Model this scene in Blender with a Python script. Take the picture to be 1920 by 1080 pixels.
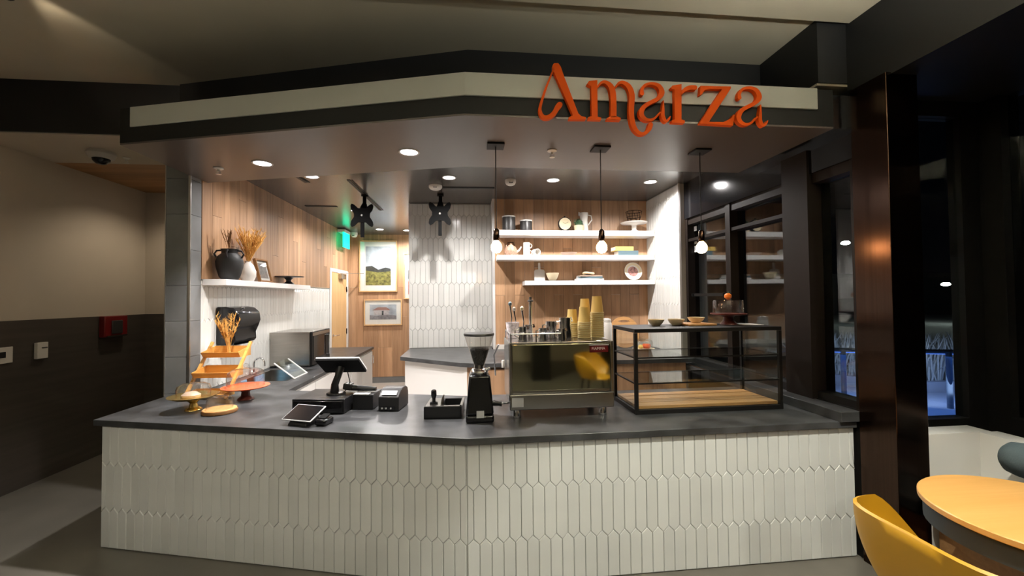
import bpy, bmesh, math, random
from mathutils import Vector, Matrix
random.seed(7)
for o in list(bpy.data.objects): bpy.data.objects.remove(o, do_unlink=True)
scene = bpy.context.scene
COL = scene.collection
PI = math.pi
R = math.radians

# ---------------------------------------------------------------- camera
cam_d = bpy.data.cameras.new('camera'); cam = bpy.data.objects.new('camera', cam_d); COL.objects.link(cam)
cam_d.sensor_width = 36.0; cam_d.lens = 770.0 / 1920.0 * 36.0; cam_d.clip_start = .02; cam_d.clip_end = 300
cam.matrix_world = Matrix(((0.99462, 0.00743, -0.10331, 0), (-0.1031, -0.02427, -0.99437, 0), (-0.0099, 0.99968, -0.02337, 1.66), (0, 0, 0, 1)))
scene.camera = cam
# ---------------------------------------------------------------- world (night sky) and exposure
world = bpy.data.worlds.new('night'); scene.world = world; world.use_nodes = True
world.node_tree.nodes['Background'].inputs[0].default_value = (.0015, .002, .0035, 1)
world.node_tree.nodes['Background'].inputs[1].default_value = .25
vs = scene.view_settings
vs.view_transform = 'Standard'; vs.look = 'None'; vs.gamma = 1; vs.use_curve_mapping = False; vs.exposure = 0.2
try: scene.cycles.transparent_max_bounces = 32
except Exception: pass
# light levels (watts)
W_INNER = 125; W_SOFFIT = 280; W_HALLWAY = 105; W_LOBBY = 120; W_UPLIGHT_FILL = 95; W_CORRIDOR = 30; BULB = 48
WARM = (1, .83, .62); NEUTRAL = (1, .955, .925); LOBBY = (1, .995, .885)

# ---------------------------------------------------------------- levels and lines of the place (metres)
HC, SLAB = .857, .817          # worktop top and underside
SOF, CEI, CORR, UP = 2.73, 2.94, 3.02, 3.45
XL, XR = -2.37, 2.38           # kitchen side walls
YW, YP, YH = 5.29, 5.59, 8.39  # wood wall, tiled pier, end wall of the passage
A0 = (-.02, 2.40); L0 = (-2.487, 3.084); R0 = (2.43, 2.40)

# ---------------------------------------------------------------- mesh helpers
class MB:
    def __init__(s): s.v = []; s.f = []
    def quad(s, *p):
        i = len(s.v); s.v += [tuple(q) for q in p]; s.f.append(tuple(range(i, i + len(p)))); return s
    def box(s, x0, x1, y0, y1, z0, z1):
        return s.hexa([(x0, y0, z0), (x1, y0, z0), (x1, y1, z0), (x0, y1, z0), (x0, y0, z1), (x1, y0, z1), (x1, y1, z1), (x0, y1, z1)])
    def hexa(s, p):
        i = len(s.v); s.v += [tuple(q) for q in p]
        for f in ((0, 3, 2, 1), (4, 5, 6, 7), (0, 1, 5, 4), (1, 2, 6, 5), (2, 3, 7, 6), (3, 0, 4, 7)): s.f.append(tuple(i + k for k in f))
        return s
    def obox(s, c, size, m):
        c = Vector(c); h = Vector(size) / 2
        return s.hexa([c + m @ Vector((a * h.x, b * h.y, d * h.z)) for d in (-1, 1) for a, b in ((-1, -1), (1, -1), (1, 1), (-1, 1))])
    def bar(s, a, b, w, t):
        a, b = Vector(a), Vector(b); d = (b - a).normalized()
        u = d.cross(Vector((0, 0, 1)))
        u = Vector((1, 0, 0)) if u.length < 1e-4 else u.normalized()
        n = d.cross(u).normalized(); u = u * w / 2; n = n * t / 2
        return s.hexa([a - u - n, a + u - n, a + u + n, a - u + n, b - u - n, b + u - n, b + u + n, b - u + n])
    def prism(s, poly, z0, z1):
        i = len(s.v); n = len(poly)
        s.v += [(x, y, z0) for x, y in poly] + [(x, y, z1) for x, y in poly]
        s.f.append(tuple(i + k for k in range(n))); s.f.append(tuple(i + n + k for k in range(n)))
        for k in range(n): s.f.append((i + k, i + (k + 1) % n, i + n + (k + 1) % n, i + n + k))
        return s
    def ext(s, poly, o, u, w, d):   # polygon (a,b) in plane o+a*u+b*w, extruded by vector d
        o, u, w, d = Vector(o), Vector(u), Vector(w), Vector(d); i = len(s.v); n = len(poly)
        q = [o + u * a + w * b for a, b in poly]
        s.v += [tuple(p) for p in q] + [tuple(p + d) for p in q]
        s.f.append(tuple(i + k for k in range(n))); s.f.append(tuple(i + n + k for k in range(n)))
        for k in range(n): s.f.append((i + k, i + (k + 1) % n, i + n + (k + 1) % n, i + n + k))
        return s
    def lathe(s, prof, c=(0, 0, 0), n=28, m=None, sx=1, sy=1, a0=0, a1=2 * PI):
        rings = []; full = abs(a1 - a0 - 2 * PI) < 1e-6; cnt = n if full else n + 1
        for r, z in prof:
            if r < 1e-6:
                s.v.append(tuple(s._t((0, 0, z), c, m))); rings.append([len(s.v) - 1])
            else:
                ring = []
                for k in range(cnt):
                    a = a0 + (a1 - a0) * k / n
                    s.v.append(tuple(s._t((r * math.cos(a) * sx, r * math.sin(a) * sy, z), c, m))); ring.append(len(s.v) - 1)
                rings.append(ring)
        for A, B in zip(rings, rings[1:]):
            for k in range(n):
                k2 = (k + 1) % cnt
                if len(A) == 1 and len(B) == 1: continue
                if len(A) == 1: s.f.append((A[0], B[k], B[k2]))
                elif len(B) == 1: s.f.append((A[k], A[k2], B[0]))
                else: s.f.append((A[k], A[k2], B[k2], B[k]))
        return s
    def _t(s, p, c, m):
        p = Vector(p); p = m @ p if m else p
        return p + Vector(c)
    def cyl(s, a, b, r, r2=None, n=20, cap=True):
        return s.tube([a, b], [r, r if r2 is None else r2], n, cap)
    def tube(s, pts, r, n=8, cap=True):
        pts = [Vector(p) for p in pts]; rs = r if isinstance(r, (list, tuple)) else [r] * len(pts); rings = []
        prev = None
        for i, p in enumerate(pts):
            d = (pts[min(i + 1, len(pts) - 1)] - pts[max(i - 1, 0)])
            d = d.normalized() if d.length > 1e-9 else Vector((0, 0, 1))
            if prev is None:
                u = d.cross(Vector((0, 0, 1)))
                if u.length < 1e-3: u = d.cross(Vector((0, 1, 0)))
            else: u = prev - d * prev.dot(d)
            u.normalize(); prev = u; w = d.cross(u)
            i0 = len(s.v)
            for k in range(n):
                a = 2 * PI * k / n
                s.v.append(tuple(p + (u * math.cos(a) + w * math.sin(a)) * rs[i]))
            rings.append(range(i0, i0 + n))
        for A, B in zip(rings, rings[1:]):
            for k in range(n): s.f.append((A[k], A[(k + 1) % n], B[(k + 1) % n], B[k]))
        if cap: s.f.append(tuple(rings[0])); s.f.append(tuple(rings[-1]))
        return s
    def mesh(s, name, smooth=40):
        me = bpy.data.meshes.new(name); me.from_pydata(s.v, [], s.f)
        bm = bmesh.new(); bm.from_mesh(me); bmesh.ops.recalc_face_normals(bm, faces=bm.faces); bm.to_mesh(me); bm.free()
        if smooth:
            me.polygons.foreach_set('use_smooth', [True] * len(me.polygons)); me.set_sharp_from_angle(angle=R(smooth))
        me.update(); return me
    def build(s, name, mat, parent=None, bevel=0, smooth=40, label=None):
        return link(name, s.mesh(name, smooth), mat, parent, bevel, label)

def link(name, me, mat, parent=None, bevel=0, label=None):
    if not me.materials: me.materials.append(mat)
    o = bpy.data.objects.new(name, me); COL.objects.link(o)
    if parent: o.parent = parent
    if bevel:
        b = o.modifiers.new('bevel', 'BEVEL'); b.width = bevel; b.segments = 2; b.limit_method = 'ANGLE'; b.angle_limit = R(40)
    if label: o['label'] = label
    return o
def tag(o, label, cat, group=None):
    o['label'] = label; o['category'] = cat
    if group: o['group'] = group
    return o
def thing(name, label, cat, loc=(0, 0, 0), rz=0, group=None):
    o = bpy.data.objects.new(name, None); COL.objects.link(o); o.location = loc; o.rotation_euler = (0, 0, rz); o.empty_display_size = .05
    return tag(o, label, cat, group)
def struct(name, mb, mat, label=None, parent=None, bevel=0, smooth=40):
    o = mb.build(name, mat, parent, bevel, smooth); o['kind'] = 'structure'
    if label: o['label'] = label
    return o
def box(x0, x1, y0, y1, z0, z1): return MB().box(x0, x1, y0, y1, z0, z1)
def copy_tree(o, parent=None):
    c = o.copy(); COL.objects.link(c); c.parent = parent
    for ch in [q for q in bpy.data.objects if q.parent == o]: copy_tree(ch, c)
    return c
def lamp(name, kind, loc, energy, color, parent=None, aim=None, **kw):
    d = bpy.data.lights.new(name, kind); d.energy = energy; d.color = color
    for k, v in kw.items(): setattr(d, k, v)
    o = bpy.data.objects.new(name, d); COL.objects.link(o); o.location = loc
    if parent: o.parent = parent
    if aim is not None: o.rotation_euler = (Vector(aim) - Vector(loc)).to_track_quat('-Z', 'Y').to_euler()
    return o

# ---------------------------------------------------------------- materials
def base(name):
    m = bpy.data.materials.new(name); m.use_nodes = True
    nt = m.node_tree; return m, nt, nt.nodes['Principled BSDF']
def mat(name, col, rough=.5, metal=0, var=0, scale=8, bump=0, bscale=None, rnd=0, coat=0, spec=None, stretch=(1, 1, 1), trans=0):
    m, nt, b = base(name); N = nt.nodes; Lk = nt.links
    b.inputs['Base Color'].default_value = (*col, 1); b.inputs['Roughness'].default_value = rough; b.inputs['Metallic'].default_value = metal
    if coat: b.inputs['Coat Weight'].default_value = coat; b.inputs['Coat Roughness'].default_value = .08
    if spec is not None: b.inputs['Specular IOR Level'].default_value = spec
    if trans: b.inputs['Transmission Weight'].default_value = trans
    if var or bump:
        tc = N.new('ShaderNodeTexCoord'); mp = N.new('ShaderNodeMapping'); mp.inputs['Scale'].default_value = stretch
        Lk.new(tc.outputs['Object'], mp.inputs[0])
    src = None
    if var:
        nz = N.new('ShaderNodeTexNoise'); nz.inputs['Scale'].default_value = scale; nz.inputs['Detail'].default_value = 6; Lk.new(mp.outputs[0], nz.inputs['Vector'])
        mr = N.new('ShaderNodeMapRange'); mr.inputs[1].default_value = .3; mr.inputs[2].default_value = .7; mr.inputs[3].default_value = 1 - var; mr.inputs[4].default_value = 1 + var; Lk.new(nz.outputs[0], mr.inputs[0])
        src = mr.outputs[0]
    if rnd:
        oi = N.new('ShaderNodeObjectInfo'); mr2 = N.new('ShaderNodeMapRange'); mr2.inputs[3].default_value = 1 - rnd; mr2.inputs[4].default_value = 1 + rnd; Lk.new(oi.outputs['Random'], mr2.inputs[0])
        if src is not None:
            mm = N.new('ShaderNodeMath'); mm.operation = 'MULTIPLY'; Lk.new(src, mm.inputs[0]); Lk.new(mr2.outputs[0], mm.inputs[1]); src = mm.outputs[0]
        else: src = mr2.outputs[0]
    if src is not None:
        hs = N.new('ShaderNodeHueSaturation'); hs.inputs['Color'].default_value = (*col, 1); Lk.new(src, hs.inputs['Value']); Lk.new(hs.outputs[0], b.inputs['Base Color'])
    if bump:
        n2 = N.new('ShaderNodeTexNoise'); n2.inputs['Scale'].default_value = bscale or scale; n2.inputs['Detail'].default_value = 5; Lk.new(mp.outputs[0], n2.inputs['Vector'])
        bp = N.new('ShaderNodeBump'); bp.inputs['Strength'].default_value = bump; bp.inputs['Distance'].default_value = .01; Lk.new(n2.outputs[0], bp.inputs['Height']); Lk.new(bp.outputs[0], b.inputs['Normal'])
    return m
def wood(name, c1, c2, axis='z', rough=.45, fine=26, rnd=.22):
    m, nt, b = base(name); N = nt.nodes; Lk = nt.links
    tc = N.new('ShaderNodeTexCoord'); oi = N.new('ShaderNodeObjectInfo'); ad = N.new('ShaderNodeVectorMath'); ad.operation = 'ADD'
    sc = N.new('ShaderNodeVectorMath'); sc.operation = 'SCALE'; sc.inputs[0].default_value = (13.7, 5.3, 9.1); Lk.new(oi.outputs['Random'], sc.inputs['Scale'])
    Lk.new(tc.outputs['Object'], ad.inputs[0]); Lk.new(sc.outputs[0], ad.inputs[1])
    mp = N.new('ShaderNodeMapping'); k = [fine, fine, fine]; k['xyz'.index(axis)] = fine * .05; mp.inputs['Scale'].default_value = k; Lk.new(ad.outputs[0], mp.inputs[0])
    nz = N.new('ShaderNodeTexNoise'); nz.inputs['Scale'].default_value = 1; nz.inputs['Detail'].default_value = 7; nz.inputs['Roughness'].default_value = .62; nz.inputs['Distortion'].default_value = .6; Lk.new(mp.outputs[0], nz.inputs['Vector'])
    cr = N.new('ShaderNodeValToRGB'); cr.color_ramp.elements[0].position = .3; cr.color_ramp.elements[0].color = (*c2, 1); cr.color_ramp.elements[1].position = .68; cr.color_ramp.elements[1].color = (*c1, 1); Lk.new(nz.outputs[0], cr.inputs[0])
    mr = N.new('ShaderNodeMapRange'); mr.inputs[3].default_value = 1 - rnd; mr.inputs[4].default_value = 1 + rnd; Lk.new(oi.outputs['Random'], mr.inputs[0])
    hs = N.new('ShaderNodeHueSaturation'); Lk.new(cr.outputs[0], hs.inputs['Color']); Lk.new(mr.outputs[0], hs.inputs['Value']); Lk.new(hs.outputs[0], b.inputs['Base Color'])
    b.inputs['Roughness'].default_value = rough
    bp = N.new('ShaderNodeBump'); bp.inputs['Strength'].default_value = .12; bp.inputs['Distance'].default_value = .004; Lk.new(nz.outputs[0], bp.inputs['Height']); Lk.new(bp.outputs[0], b.inputs['Normal'])
    return m
def glass(name, tint=(1, 1, 1), rough=0, ior=1.45):
    m = bpy.data.materials.new(name); m.use_nodes = True; nt = m.node_tree; N = nt.nodes; N.clear()
    o = N.new('ShaderNodeOutputMaterial'); t = N.new('ShaderNodeBsdfTransparent'); t.inputs[0].default_value = (*tint, 1)
    g = N.new('ShaderNodeBsdfGlossy'); g.inputs['Roughness'].default_value = rough
    f = N.new('ShaderNodeFresnel'); x = N.new('ShaderNodeMixShader')
    ge = N.new('ShaderNodeNewGeometry'); mr = N.new('ShaderNodeMapRange'); mr.inputs[3].default_value = ior; mr.inputs[4].default_value = 1 / ior   # same thin-sheet reflection on both faces
    nt.links.new(ge.outputs['Backfacing'], mr.inputs[0]); nt.links.new(mr.outputs[0], f.inputs['IOR'])
    nt.links.new(f.outputs[0], x.inputs[0]); nt.links.new(t.outputs[0], x.inputs[1]); nt.links.new(g.outputs[0], x.inputs[2]); nt.links.new(x.outputs[0], o.inputs[0])
    return m
def emit(name, col, s):
    m, nt, b = base(name); b.inputs['Base Color'].default_value = (*col, 1); b.inputs['Emission Color'].default_value = (*col, 1); b.inputs['Emission Strength'].default_value = s
    return m

M = dict(
    tile=mat('white_glazed_tile', (.72, .72, .69), .14, rnd=.05, var=.03, scale=3, bump=.05, bscale=18),
    grout=mat('grey_grout', (.46, .46, .44), .9),
    slab=mat('charcoal_stone', (.044, .045, .047), .32, var=.55, scale=6, bump=.03, bscale=60),
    oak=wood('oak_panel', (.50, .30, .17), (.30, .165, .085), fine=17, rnd=.26),
    oak_x=wood('oak_panel_ceiling', (.42, .22, .09), (.28, .14, .055), 'x'),
    door=wood('pale_oak_door', (.66, .42, .20), (.52, .31, .14), rnd=.02),
    bamboo=wood('bamboo', (.72, .38, .10), (.55, .27, .06), 'x', fine=40, rnd=.08),
    board=wood('acacia_board', (.62, .34, .13), (.38, .18, .06), 'x', fine=30, rnd=.2),
    tabletop=wood('beech_tabletop', (.68, .37, .115), (.58, .29, .075), 'x', .35, 14, 0),
    black=mat('matt_black_paint', (.006, .006, .0065), .55),
    fascia=mat('charcoal_fascia', (.009, .009, .0087), .6, spec=.3),
    soffit=mat('bronze_soffit', (.105, .085, .077), .3, var=.05, scale=2),
    inner=mat('charcoal_ceiling', (.07, .062, .056), .26),
    beige=mat('beige_ceiling_paint', (.50, .45, .34), .85, var=.03, scale=3),
    cream=mat('cream_wall_paint', (.52, .46, .38), .85, var=.03, scale=2),
    wainscot=mat('brown_wainscot_tile', (.055, .045, .036), .6, var=.2, scale=3, stretch=(1, .3, 6)),
    band=mat('white_band_paint', (.62, .64, .60), .6),
    floor=mat('polished_concrete', (.115, .105, .088), .38, var=.15, scale=2.5, bump=.02, bscale=40),
    kfloor=mat('kitchen_floor_tile', (.36, .32, .28), .5, var=.08, scale=3),
    stone=mat('grey_slate_tile', (.17, .175, .175), .6, var=.12, scale=6, rnd=.08),
    trim=mat('satin_metal_trim', (.6, .58, .55), .3, 1),
    white=mat('white_laminate', (.70, .68, .66), .4),
    shelf=mat('white_shelf_paint', (.80, .78, .76), .45),
    metal=mat('black_powder_coat', (.0065, .006, .0057), .5, spec=.3),
    bracket=mat('matt_black_bracket', (.005, .005, .005), .8, spec=.12), apron=mat('dark_slate_apron', (.022, .028, .033), .7),
    bronze=mat('dark_bronze_metal', (.055, .033, .024), .21, 1, var=.1, scale=120, stretch=(1, 1, .01)),
    bronze_d=mat('dark_bronze_frame', (.012, .0085, .007), .5, spec=.15),
    steel=mat('brushed_steel', (.42, .40, .37), .24, 1, var=.08, scale=60, stretch=(.05, 1, 1)),
    mirror=mat('polished_steel', (.64, .63, .44), .05, 1),
    chrome=mat('chrome', (.80, .80, .81), .14, 1),
    gold=mat('polished_brass', (.86, .62, .20), .26, 1),
    plastic=mat('black_plastic', (.010, .010, .011), .35),
    gloss=mat('gloss_black', (.006, .006, .007), .12),
    screen=mat('dark_screen', (.008, .008, .009), .08),
    silver=mat('silver_bezel', (.5, .5, .5), .35),
    paper=mat('white_paper', (.78, .77, .75), .7),
    ceramic=mat('white_ceramic', (.74, .71, .66), .25),
    cream_c=mat('cream_ceramic', (.70, .60, .40), .35),
    beige_c=mat('sand_ceramic', (.50, .36, .27), .4),
    grey_c=mat('grey_canister_glaze', (.034, .032, .031), .4),
    charcoal_c=mat('charcoal_vase_clay', (.020, .020, .021), .55, bump=.1, bscale=30),
    coral=mat('coral_glaze', (.72, .13, .05), .25),
    coral_dark=mat('dark_red_foot', (.10, .022, .016), .3),
    orange=mat('orange_sign_acrylic', (.80, .10, .003), .6, spec=.15),
    pumpkin=mat('pumpkin_orange', (.75, .20, .02), .45),
    yellow=mat('mustard_plastic', (.46, .235, .008), .4),
    kraft=mat('yellow_paper_cup', (.52, .36, .105), .6),
    kraft_rim=mat('cream_cup_rim', (.66, .55, .28), .5),
    straw=mat('dried_straw', (.72, .40, .10), .8, rnd=.05),
    straw_dark=mat('dried_straw_brown', (.22, .10, .03), .8),
    leaf=mat('dark_green_leaf', (.05, .11, .05), .6),
    teal=mat('slate_teal_fabric', (.06, .085, .095), .85, bump=.2, bscale=200),
    bookblue=mat('blue_cloth', (.10, .16, .19), .7),
    bookyellow=mat('yellow_cloth', (.75, .50, .12), .6),
    bluefilm=mat('blue_protective_film', (.17, .45, .72), .3),
    red=mat('fire_alarm_red', (.16, .008, .008), .35),
    badge=mat('badge_red', (.10, .004, .006), .3),
    bean=mat('coffee_beans', (.012, .008, .006), .5, bump=1, bscale=90),
    glass=glass('clear_glass', (.97, .975, .97), 0, 1.6), pane=glass('window_glass', (.80, .84, .84), 0, 1.75), caseglass=glass('case_glass', (.93, .95, .94), 0, 1.5),
    hopper=glass('hopper_plastic', (.93, .92, .90), .02, 1.4),
    disc=emit('downlight_disc', (1, .93, .97), 9), bulb=emit('bulb_glow', (1, .56, .24), BULB), exit=emit('exit_green', (.0, .85, .42), 2.2),
    dim=mat('dim_trim_white', (.55, .52, .48), .5),
    ledblue=emit('blue_led', (.10, .25, 1), 1.2), streetlight=emit('street_lamp_glow', (.9, 1, .9), 45),
    planter=mat('planter_concrete', (.35, .36, .38), .8), grass=mat('pale_grass', (.50, .50, .46), .8), rail=mat('rail_paint', (.10, .13, .17), .4),
    ground=mat('paving', (.30, .30, .30), .8, var=.1, scale=4), dark_build=mat('dark_building', (.06, .065, .07), .9),
    marble=mat('printed_cup', (.55, .50, .52), .3, var=.5, scale=40),
)
# ================================================================ THE SETTING
struct('floor', box(-9, 3.45, -5.2, 9, -.1, 0), M['floor'], 'dark polished concrete floor of the lobby')
struct('floor_kitchen', MB().prism([(XL, 3.9), (-1.6, 3.75), (0, 3.3), (XR, 3.3), (XR, 8.6), (XL, 8.6)], 0, .004), M['kfloor'], 'pale kitchen floor behind the counter')

# ---- tile and plank layers (each piece its own object, meshes shared between alike pieces)
def clip(poly, axis, lim, sign):
    out = []; n = len(poly)
    for i in range(n):
        p, q = poly[i], poly[(i + 1) % n]; a = (p[axis] - lim) * sign; b = (q[axis] - lim) * sign
        if a >= 0: out.append(p)
        if a * b < 0:
            t = a / (a - b); out.append((p[0] + (q[0] - p[0]) * t, p[1] + (q[1] - p[1]) * t))
    return out
def inset(poly, d):
    n = len(poly); out = []
    for i in range(n):
        p0, p1, p2 = Vector(poly[i - 1]), Vector(poly[i]), Vector(poly[(i + 1) % n])
        e1 = (p1 - p0).normalized(); e2 = (p2 - p1).normalized(); n1 = Vector((-e1.y, e1.x)); n2 = Vector((-e2.y, e2.x))
        k = 1 + n1.dot(n2); out.append(tuple(p1 + (n1 + n2) * (d / max(k, .3))))
    return out
_tile_cache = {}
def tile_mesh(poly, t):
    key = tuple((round(a, 3), round(b, 3)) for a, b in poly)
    if key in _tile_cache: return _tile_cache[key]
    g = inset(poly, .0013); h = inset(poly, .0042); n = len(g); m = MB()
    m.v = [(a, 0, b) for a, b in g] + [(a, t * .6, b) for a, b in g] + [(a, t, b) for a, b in h]
    m.f = [tuple(range(2 * n, 3 * n))]
    for r in (0, 1):
        for k in range(n): m.f.append((r * n + k, r * n + (k + 1) % n, (r + 1) * n + (k + 1) % n, (r + 1) * n + k))
    me = m.mesh('tile', 0); _tile_cache[key] = me; return me
def area(p): return abs(sum(p[i - 1][0] * p[i][1] - p[i][0] * p[i - 1][1] for i in range(len(p)))) / 2
def picket(parent, o, u, nrm, ulen, z0, z1, zref, w=.069, pitch=.306, u0=0, t=.009):
    """elongated hexagon tiles, rows interlocking at 45 degrees; zref = one row boundary"""
    o, u, nrm = Vector(o), Vector(u).normalized(), Vector(nrm).normalized(); h = w / 2
    B = Matrix((u, nrm, Vector((0, 0, 1)))).transposed().to_4x4()
    k0 = math.floor((z0 - zref) / pitch) - 1; k1 = math.ceil((z1 - zref) / pitch) + 1
    for k in range(k0, k1):
        a, b = zref + k * pitch, zref + (k + 1) * pitch
        off = h if k % 2 else 0
        j0 = math.floor((-u0 - off) / w) - 1; j1 = math.ceil((ulen - u0) / w) + 1
        for j in range(j0, j1):
            c = u0 + off + j * w
            poly = [(c - h, a + h / 2), (c, a - h / 2), (c + h, a + h / 2), (c + h, b - h / 2), (c, b + h / 2), (c - h, b - h / 2)]
            for ax, lim, sg in ((0, 0, 1), (0, ulen, -1), (1, z0, 1), (1, z1, -1)):
                poly = clip(poly, ax, lim, sg)
                if len(poly) < 3: break
            if len(poly) < 3 or area(poly) < 1.2e-4: continue
            q = []
            for p in poly:
                if not q or (abs(p[0] - q[-1][0]) + abs(p[1] - q[-1][1])) > 1e-4: q.append(p)
            if (abs(q[0][0] - q[-1][0]) + abs(q[0][1] - q[-1][1])) < 1e-4: q.pop()
            if len(q) < 3 or max(p[0] for p in q) - min(p[0] for p in q) < .009: continue
            cx, cz = c, (a + b) / 2
            me = tile_mesh([(x - cx, z - cz) for x, z in q], t)
            ob = link('tile', me, M['tile'], parent)
            ob.matrix_local = Matrix.Translation(o + u * cx + Vector((0, 0, cz))) @ B
_pl = {}
def planks(parent, o, u, nrm, ulen, z0, z1, w, joints, material, t=.012, gap=.0015, name='plank'):
    o, u, nrm = Vector(o), Vector(u).normalized(), Vector(nrm).normalized(); n = max(1, round(ulen / w)); w = ulen / n
    B = Matrix((u, nrm, Vector((0, 0, 1)))).transposed().to_4x4()
    for i in range(n):
        js = [z0] + [j for j in joints[i % len(joints)] if z0 + .05 < j < z1 - .05] + [z1]
        for a, b in zip(js, js[1:]):
            key = (round(w, 4), round(b - a, 3), material.name)
            if key not in _pl:
                m = MB().box(-w / 2 + gap, w / 2 - gap, 0, t, -(b - a) / 2 + gap, (b - a) / 2 - gap); _pl[key] = m.mesh(name, 0)
            ob = link(name, _pl[key], material, parent)
            ob.matrix_local = Matrix.Translation(o + u * ((i + .5) * w) + Vector((0, 0, (a + b) / 2))) @ B

# ---- kitchen left wall with slate end pier, white tiles below, oak planks above
wl = struct('wall_left', box(-2.55, XL, 3.76, 8.6, 0, 3.44), M['grout'], 'left kitchen wall clad in oak planks above white tiles')
zj = [2.398 - .303 * k for k in range(-3, 8)]
for a, b in zip(zj[1:], zj):
    q = box(-2.552, -2.376, 3.748, 3.762, a + .0015, b - .0015).build('slate_tile', M['stone'], wl)
    q = box(-2.376, -2.362, 3.755, 3.895, a + .0015, b - .0015).build('slate_tile', M['stone'], wl)
box(-2.375, -2.358, 3.744, 3.756, .86, 2.73).build('corner_trim', M['trim'], wl)
box(-2.558, -2.551, 3.744, 3.756, .86, 3.02).build('corner_trim', M['trim'], wl)
picket(wl, (XL, 3.9, 0), (0, 1, 0), (1, 0, 0), 3.35, HC, 1.842, .87)
box(XL, XL + .016, 3.9, 7.25, 1.842, 1.852).build('edge_trim', M['trim'], wl)
jl = [(1.9,), (2.45,), (), (2.2,), (2.7,), ()]
planks(wl, (XL, 3.9, 0), (0, 1, 0), (1, 0, 0), 3.36, 1.853, 2.94, .145, jl, M['oak'])
planks(wl, (XL, 7.26, 0), (0, 1, 0), (1, 0, 0), 1.13, 2.2, 2.94, .145, jl, M['oak'])
# ---- door in the left wall
d1 = struct('door_1', box(XL - .01, XL + .012, 7.32, 8.20, .01, 2.14), M['door'], 'pale oak door with steel closer at the end of the passage')
box(XL - .01, XL + .022, 7.25, 7.32, 0, 2.2).build('door_frame', M['white'], d1)
box(XL - .01, XL + .022, 8.20, 8.27, 0, 2.2).build('door_frame', M['white'], d1)
box(XL - .01, XL + .022, 7.32, 8.20, 2.14, 2.2).build('door_frame', M['white'], d1)
h = MB(); h.tube([(XL + .01, 7.42, 1.03), (XL + .07, 7.42, 1.03), (XL + .075, 7.46, 1.03), (XL + .075, 7.56, 1.03)], .01); h.cyl((XL + .012, 7.42, 1.03), (XL + .02, 7.42, 1.03), .026); h.build('door_handle', M['chrome'], d1)
MB().box(XL + .012, XL + .075, 7.72, 7.98, 2.03, 2.12).build('door_closer', M['steel'], d1, .005)
MB().bar((XL + .05, 7.72, 2.13), (XL + .32, 8.25, 2.16), .02, .008).build('closer_arm', M['steel'], d1)
for z in (.3, 1.05, 1.85): box(XL + .012, XL + .026, 8.185, 8.21, z - .05, z + .05).build('hinge', M['metal'], d1)
# ---- end wall of the passage
wh = struct('wall_end', box(-2.6, -.7, YH, YH + .15, 0, 3), M['grout'], 'oak panelled wall at the end of the passage')
planks(wh, (-2.37, YH, 0), (1, 0, 0), (0, -1, 0), 1.7, .12, 2.94, .285, [(.70, 1.888), (1.888,), (.70, 1.888), (1.3, 1.888)], M['oak'])
struct('baseboard_end', box(-2.37, -.7, YH - .014, YH, 0, .115), M['stone'], 'grey baseboard at the end of the passage')
# ---- tiled pier, oak shelf wall, right tiled return
wp = struct('wall_pier', box(-.79, .30, YP, 8.5, 0, 2.94), M['grout'], 'white picket tiled pier between the passage and the shelves')
picket(wp, (-.79, YP, 0), (1, 0, 0), (0, -1, 0), 1.09, 1.0, 2.93, .94)
box(-.80, -.788, YP - .012, YP + .01, 1.0, 2.94).build('edge_trim', M['white'], wp)
wb = struct('wall_back', box(.32, 2.6, YW, YW + .35, 0, 2.94), M['grout'], 'oak plank back wall behind the shelves')
planks(wb, (.33, YW, 0), (1, 0, 0), (0, -1, 0), 2.05, 1.0, 2.94, .128, [(1.69,), (2.3,), (1.69,), (), (2.05,), ()], M['oak'])
box(.300, .33, YW - .014, YP, 1.0, 2.94).build('edge_trim', M['white'], wb)
wr = struct('wall_right', box(XR, 2.7, 4.43, 5.5, 0, 2.94), M['grout'], 'white tiled return wall right of the shelves')
picket(wr, (XR, 4.43, 0), (0, 1, 0), (-1, 0, 0), .86, 1.0, 2.93, .94, pitch=.312)
box(XR - .012, XR + .01, 4.418, 4.432, .85, 2.94).build('edge_trim', M['white'], wr)

# ---- corridor on the left
wc = struct('wall_corridor', box(-4.2, -4.02, -5.2, 5.7, 0, UP), M['cream'], 'cream corridor wall above a dark brown wainscot')
box(-4.02, -4.0, -5.2, 5.56, 0, 1.5).build('wainscot', M['wainscot'], wc)
we = struct('wall_corridor_end', box(-4.2, -2.55, 5.56, 5.7, 0, CORR), M['cream'], 'cream wall closing the left corridor')
box(-4.0, -2.55, 5.54, 5.56, 0, 1.5).build('wainscot', M['wainscot'], we)
struct('ceiling_corridor', box(-4.2, -2.37, 3.66, 4.41, CORR, CORR + .1), M['cream'], 'low cream ceiling over the corridor mouth')
cw = struct('ceiling_corridor_wood', box(-4.2, -2.37, 4.41, 5.7, CORR + .015, CORR + .1), M['grout'], 'wood plank ceiling further down the corridor')
for i in range(8):
    y = 4.41 + i * .145; box(-4.02, -2.55, y + .001, y + .144, CORR, CORR + .015).build('plank', M['oak_x'], cw)
struct('header', box(-4.2, -2.37, 3.64, 3.72, CORR + .01, UP), M['black'], 'black header over the corridor mouth')

# ---- lobby ceilings
struct('ceiling', MB().prism([(-4.2, 3.66), (-2.36, 3.66), (0, 2.97), (2.27, 2.97), (2.27, 2.36), (2.47, 2.36), (2.47, 1.9), (-4.2, 1.9)], UP, UP + .05), M['beige'], 'beige lobby ceiling meeting the black bulkhead')
struct('ceiling_near', box(-4.2, 2.48, -5.2, 2.385, UP - .03, UP), M['beige'], 'slightly lower beige lobby ceiling nearer the viewer')
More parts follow.
